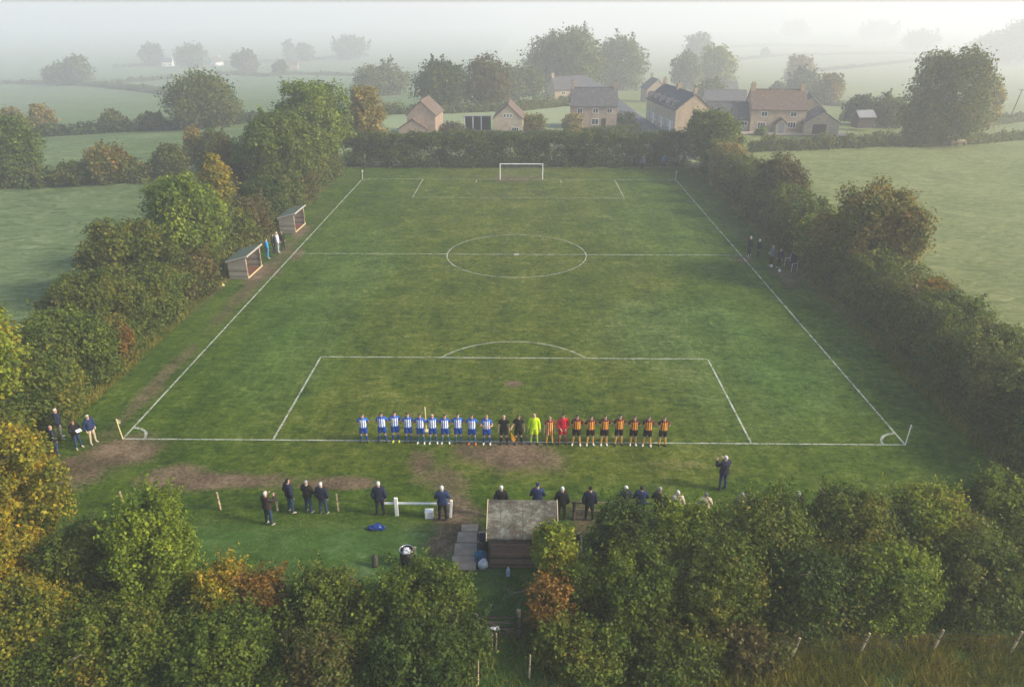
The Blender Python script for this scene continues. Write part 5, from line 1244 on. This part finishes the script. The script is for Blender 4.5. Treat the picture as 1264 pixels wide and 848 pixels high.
for i, (px, py, s) in enumerate(bx):
    x, y = G(px, py)
    person(bl[i], x, y, rp.uniform(-8,8), 'crossed' if i == 9 else ['behind','behind_b','behind_c'][(i*2+i//3)%3], kit(SH_BLUE, B_SHORT, TEALSOCK if 4 <= i <= 8 else B_SOCK, bb_[i]), bh[i], [0,1,0,0,1,0,0,0,1,0][i], s*1.04, GB)
x, y = G(622,548); off1 = person('match official in black holding a furled orange yellow flag low', x, y, 4, 'sides', kit(BLK, BLK, BLK, BOOT_K), None, 0, 1.03)
fl = empty('handheld_flag', (x+0.36, y-0.10, 0.0)); tag(fl, 'orange yellow flag hanging from the official in black', 'flag')
MB().bar((-0.03,0.0,0.86),(0.06,-0.03,0.25),0.014).build('stick', BLK, fl)
MB().prism([(0.0,0.01,0.80),(0.06,0.02,0.30),(0.22,0.02,0.14),(0.27,0.03,0.36),(0.13,0.02,0.62)], (0,0.02,0)).build('cloth', simple('orange_yellow_cloth',(0.75,0.34,0.02),0.7,0.25,8), fl)
x, y = G(640,548); person('second match official in black reaching a hand towards the neon yellow goalkeeper', x, y, 6, 'point', kit(BLK, BLK, BLK, BOOT_K), 'brown', 1, 1.04)
x, y = G(659,548); person('goalkeeper in neon yellow kit with dark beard', x, y, -3, 'sides', kit(NEON, NEON, NEON_S, BOOT_K, True), None, 0, 1.08)
x, y = G(678,548); person('shorter player in an all amber and red striped kit between the two goalkeepers', x, y, 0, 'sides', kit(SH_AMB2, SH_AMB2, AMB_S, BOOT_K), 'blond', 0, .98)
x, y = G(694,548); person('goalkeeper in red kit with hands clasped in front', x, y, 5, 'front', kit(REDK, REDK, REDS, BOOT_K, True), 'black', 1, 1.07)
ax = [(711,549,1.03),(728,549,1.0),(745,549,1.02),(763,549,1.04),(781,549,.99),(798,550,1.02),(817,550,1.0)]
al = ['amber and maroon player in white boots beside the red goalkeeper','second amber and maroon player from the red goalkeeper, in white boots','third amber and maroon player from the red goalkeeper','tallest amber and maroon player, in black boots in the middle of his line','fifth amber and maroon player from the red goalkeeper, slightly shorter','amber and maroon player next to the end of the line on the right','rightmost amber and maroon player at the end of the whole line']
for i, (px, py, s) in enumerate(ax):
    x, y = G(px, py); person(al[i], x, y, rp.uniform(-10,10), ['behind_c','behind','behind_b','behind','behind_b','behind_c','behind'][i], kit(SH_AMB, MAR_SH, AMB_S, [BOOT_W,BOOT_W,BOOT_W,BOOT_K,BOOT_W,BOOT_W,BOOT_K][i]), 'black' if i in (0,3) else 'brown', [1,0,0,0,0,1,0][i], s*1.03, GA)
# spectators
JN, JB, JK, JBR, JG, JC, JT = cl('navy_coat',(0.012,0.017,0.038)), cl('blue_coat',(0.014,0.030,0.085)), cl('black_coat',(0.010,0.010,0.012)), cl('dark_brown_coat',(0.030,0.020,0.016)), cl('olive_coat',(0.045,0.050,0.028)), cl('cream_coat',(0.50,0.44,0.34)), cl('grey_coat',(0.13,0.135,0.14))
TJ, TK, TC, TG = cl('denim',(0.022,0.048,0.095)), cl('black_trousers',(0.012,0.012,0.015)), cl('cream_trousers',(0.46,0.38,0.27)), cl('grey_trousers',(0.15,0.17,0.16))
SHW, SHK = simple('pale_shoe',(0.42,0.38,0.33),0.6), simple('dark_shoe',(0.02,0.018,0.016),0.5)
SP = [ # label, px, py, face, pose, jacket, trousers, shoe, hair, hat, scale
 ('bald man in dark coat and jeans at the left end of the corner group',71,561,150,'pockets',JN,TJ,SHK,None,None,1.0),
 ('big white haired man in navy coat and grey trousers behind the corner group',77,541,120,'pockets',JN,TG,SHW,'white',None,1.05),
 ('man in dark jacket and jeans checking a pale paper, third of the corner group',98,553,60,'fold',JK,TJ,SHW,'brown',None,.98),
 ('man in navy jacket and cream trousers nearest the left corner flag',116,547,60,'pockets',JB,TC,SHW,'white',None,1.0),
 ('man in brown jacket with hands raised to his face, standing inside the wire fence',333,647,150,'photo',JBR,TJ,SHW,'white',None,1.02),
 ('tall dark coated man second from the left behind the goal, side on',360,632,140,'pockets',JN,TJ,SHW,'black',None,1.06),
 ('man in black coat with folded arms at the wire fence',382,632,160,'fold',JK,TJ,SHW,'grey',None,1.0),
 ('white haired man in dark coat and jeans beside the pale fence post',400,634,180,'pockets',JN,TJ,SHW,'white',None,.99),
 ('white haired man in long navy coat left of the white railing',470,636,182,'pockets',JN,TK,SHK,'white',None,1.06),
 ('white haired man in blue coat leaning on the right end of the white railing',547,642,178,'fold',JB,TK,SHK,'white',None,1.07),
 ('white haired man in black coat standing behind the left part of the shed roof',619,640,180,'pockets',JK,TK,SHK,'white',None,1.03),
 ('person in blue hooded coat behind the middle of the shed roof',663,638,180,'fold',JB,TK,SHK,None,'b',1.06),
 ('white haired man in black jacket just right of the shed roof',693,641,180,'pockets',JK,TK,SHK,'white',None,1.02),
 ('person in navy coat and black woolly hat by the dark fence post',727,642,178,'pockets',JN,TK,SHK,None,'k',1.05),
 ('white haired spectator in navy coat at the rail above the light green bush',770,641,182,'fold',JN,TK,SHK,'white',None,1.05),
 ('black haired spectator in blue coat at the rail',789,641,178,'fold',JB,TK,SHK,'black',None,1.05),
 ('spectator in olive jacket at the right end of the rail',811,642,165,'fold',JG,TK,SHK,'grey',None,1.04),
 ('white capped spectator in pale jacket half hidden by the hedge',833,645,185,'pockets',JC,TG,SHW,'white',None,1.0),
 ('dark haired child sized spectator beside the white capped one',824,647,190,'pockets',JK,TK,SHK,'black',None,.88),
 ('grey capped spectator in cream coat half hidden by the hedge',867,648,180,'fold',JC,TG,SHW,None,'g',1.0),
 ('grey coated spectator almost hidden by the hedge under the man with raised hands',911,648,180,'pockets',JT,TK,SHK,'grey',None,1.0),
 ('spectator whose pale head shows above the hedge furthest to the right',979,647,215,'pockets',JK,TK,SHK,'white',None,1.02),
 ('white haired man in navy raising both hands to his face on the open grass',891,604,-150,'photo',JN,TJ,SHK,'white',None,1.10),
 ('person in sky blue tracksuit beside the nearer dugout',331,319,120,'sides',None,None,SHW,'brown',None,1.08),
 ('dark coated person at the left of the group between the dugouts',339,312,90,'pockets',JK,TK,SHK,'black',None,1.05),
 ('person in white top and pale trousers between the dugouts',344,312,110,'sides',None,None,SHW,'white',None,1.15),
 ('dark coated grey haired person at the right of the group between the dugouts',350,309,60,'pockets',JK,TK,SHK,'grey',None,1.05),
 ('tall dark coated man nearest the halfway line on the right touchline',924,317,-80,'pockets',JK,TK,SHW,'white',None,1.12),
 ('dark coated man second from the halfway line on the right touchline',935,319,-85,'pockets',JK,TK,SHK,'white',None,1.05),
 ('man in white and navy jacket standing by the team bench',951,329,-80,'fold',JT,TK,SHW,'white',None,1.10),
 ('man in navy jacket bending nearest the team bench',961,331,-60,'pockets',JN,TK,SHW,'white',None,1.0),
 ('distant dark clothed person behind the far goal line right of the goal',793,209,0,'sides',JT,TK,SHK,'grey',None,1.05),
 ('distant person in bright blue near the far right corner',819,207,10,'clap',None,TK,SHK,'brown',None,1.05),
]
SKY_C, WHT_C, AZ_C = cl('sky_blue_tracksuit',(0.02,0.26,0.50)), cl('white_cloth',(0.68,0.70,0.74)), cl('bright_blue_cloth',(0.02,0.17,0.52))
PALE_T = cl('pale_blue_trousers',(0.36,0.42,0.52)); HATS = dict(b=JB, k=JK, g=JT)
for lb, px, py, face, pose, jk, tr_, shoe, hair, hat, s in SP:
    x, y = G(px, py)
    if jk is None: jk = SKY_C if 'sky' in lb else WHT_C if 'white' in lb else AZ_C
    if tr_ is None: tr_ = SKY_C if 'sky' in lb else PALE_T
    person(lb, x, y, face+rp.uniform(-6,6), pose, wear_(jk, tr_, shoe, 'long' in lb or 'cream coat' in lb), hair, int(rp.integers(0,2)), s, None, HATS.get(hat))
person('player in blue and white sitting on the bench in the nearer dugout', -24.05, 26.3, 84, 'sit', kit(SH_BLUE, B_SHORT, B_SOCK, BOOT_K), 'brown', 0, 1.0, z=0.06)
pa_ = empty('paper_sheet', (*G(98,553), 0)); tag(pa_, 'pale folded paper held by the third man of the corner group', 'paper')
pa_.rotation_euler = (0,0,R(60)); MB().box((0.0,-0.42,1.20),(0.26,0.18,0.008),rx=R(35)).build('sheet', WHITE_P, pa_)
soft('white_shirt', 'white shirt hung on the inner back wall of the nearer dugout', 'shirt', (-24.36,28.2,1.0), [((0,0,0),(0.05,0.17,0.2)),((0,0.15,0.1),(0.04,0.09,0.08))], WHITE_B)

# ------------------------------------------------------------------ cattle
def cow(label, x, y, rz, mat):
    V = [(0,.75,1.02),(0,.35,1.0),(0,-.1,.98),(0,-.5,1.04),(0,-.85,1.10),(0,-1.10,.98),(0,-1.32,.72),(0,-1.42,.48)]
    Rr = [(.24,.26),(.31,.33),(.34,.36),(.30,.33),(.20,.23),(.15,.17),(.12,.14),(.08,.08)]
    E = [(i,i+1) for i in range(7)]
    def add(c, r, p): V.append(c); Rr.append((r,r)); E.append((p,len(V)-1)); return len(V)-1
    for s in (-1,1):
        a = add((s*.20,.78,.80), .15, 0); b = add((s*.20,.66,.58), .085, a); c = add((s*.20,.84,.36), .06, b); d = add((s*.20,.80,.06), .055, c)
        a = add((s*.19,-.48,.76), .13, 3); b = add((s*.18,-.50,.42), .075, a); c = add((s*.18,-.48,.07), .055, b)
        a = add((s*.14,-1.24,.88), .035, 6); add((s*.27,-1.22,.88), .04, a)
    a = add((0,1.02,1.10), .05, 0); b = add((0,1.08,.75), .035, a); add((0,1.07,.42), .05, b)
    me = bpy.data.meshes.new('cow'); me.from_pydata(V, E, []); o = bpy.data.objects.new('cow', me); COL.objects.link(o)
    o.modifiers.new('skin','SKIN'); sk = me.skin_vertices[0].data
    for i, r in enumerate(Rr): sk[i].radius = r; sk[i].use_root = i == 2
    m = o.modifiers.new('sub','SUBSURF'); m.levels = 2; m.render_levels = 2
    dg = bpy.context.evaluated_depsgraph_get(); dg.update(); m2 = bpy.data.meshes.new_from_object(o.evaluated_get(dg)); o.modifiers.clear(); o.data = m2; bpy.data.meshes.remove(me)
    for p in m2.polygons: p.use_smooth = True
    m2.materials.clear(); m2.materials.append(mat); o.location = (x,y,ground_z(x,y)-0.02); o.rotation_euler = (0,0,rz); tag(o, label, 'cow', 'cattle grazing in the right field'); return o
def hide_mat(name, a, b):
    t = NT(name); o = t.coord(); c = t.ramp(t.noise(o,1.6,3), [(0.47,a),(0.53,b)]); return t.done(t.bsdf(c,0.85,0.2))
x, y = G(1167,178); cow('pale cream cow grazing before the hedge of the right field', x, y, R(100), hide_mat('cream_hide',(0.66,0.58,0.48),(0.55,0.44,0.33)))
x, y = G(1181,181); cow('tan cow grazing just right of the cream one', x, y, R(85), hide_mat('tan_hide',(0.48,0.32,0.20),(0.58,0.48,0.38)))

# ------------------------------------------------------------------ rough grass: blades nobody could count
def tufts(name, n, fn, hgt, mat, seed, label):
    rg_ = np.random.default_rng(seed); xy = fn(rg_, n); n = len(xy); z = np.array([ground_z(a, b) for a, b in xy])
    hh = hgt*rg_.uniform(0.4,1.3,n); a = rg_.uniform(0,2*math.pi,n); wd = rg_.uniform(0.008,0.02,n)*hgt/0.25
    lx, ly = rg_.normal(0,0.45,n)*hh, rg_.normal(0,0.45,n)*hh
    Vt = np.empty((n,4,3)); ca, sa = np.cos(a)*wd, np.sin(a)*wd
    Vt[:,0] = np.stack([xy[:,0]-ca, xy[:,1]-sa, z-0.02],1); Vt[:,1] = np.stack([xy[:,0]+ca, xy[:,1]+sa, z-0.02],1)
    Vt[:,2] = np.stack([xy[:,0]+lx+ca*.25, xy[:,1]+ly+sa*.25, z+hh],1); Vt[:,3] = np.stack([xy[:,0]+lx-ca*.25, xy[:,1]+ly-sa*.25, z+hh],1)
    o = mesh_obj(name, np_mesh(name, Vt.reshape(-1,3), np.arange(n*4).reshape(n,4)), mat); tag(o, label, 'grass', kind='stuff'); return o
GRASS_L = leaf_mat('grass_blades', [(0.05,0.10,0.014),(0.080,0.15,0.030),(0.12,0.20,0.07),(0.21,0.29,0.15)], 0.6, 0.25)
GRASS_R = leaf_mat('rough_grass_blades', [(0.06,0.09,0.012),(0.11,0.135,0.018),(0.17,0.165,0.028),(0.26,0.21,0.055)], 0.5, 0.25)
def f_lawn(rg_, n):
    p_ = np.stack([rg_.uniform(-18,-4.6,n), rg_.uniform(-13.5,-6.3,n)],1); q = vnoise(p_[:,0],p_[:,1],1.6,31)+rg_.normal(0,.18,n)-0.25*sstep(-7.6,-6.2,p_[:,1])-0.3*sstep(-7.0,-4.6,p_[:,0]); return p_[q > 0.46]
tufts('rough_lawn_grass', 30000, f_lawn, 0.11, GRASS_L, 1, 'tussocky dewy lawn grass behind the wire fence')
def f_strip(rg_, n):
    p_ = np.stack([rg_.uniform(2.0,24,n), rg_.uniform(-18.5,-13.3,n)],1); q = vnoise(p_[:,0],p_[:,1],1.1,81)+rg_.normal(0,.15,n); return p_[q > 0.3]
tufts('verge_grass', 95000, f_strip, 0.30, GRASS_R, 2, 'long rough grass and weeds below the near hedge')
def f_edge(rg_, n):
    s = rg_.choice([-1,1], n); x_ = s*(24.6+np.abs(rg_.normal(0,0.7,n))); return np.stack([x_, rg_.uniform(-6,73,n)],1)
tufts('hedge_foot_grass', 26000, f_edge, 0.28, GRASS_R, 3, 'longer grass along the foot of the side hedges')
def f_gap(rg_, n): return np.stack([rg_.uniform(-1.5,2.2,n), rg_.uniform(-17.5,-10.4,n)],1)
tufts('gap_grass', 5000, f_gap, 0.18, GRASS_L, 4, 'shaded grass in the gap before the field gate')
def f_front(rg_, n): return np.stack([rg_.uniform(-20,2,n), rg_.uniform(-19,-13.5,n)],1)
tufts('bank_grass', 9000, f_front, 0.3, GRASS_R, 5, 'grass between the nearest bushes')
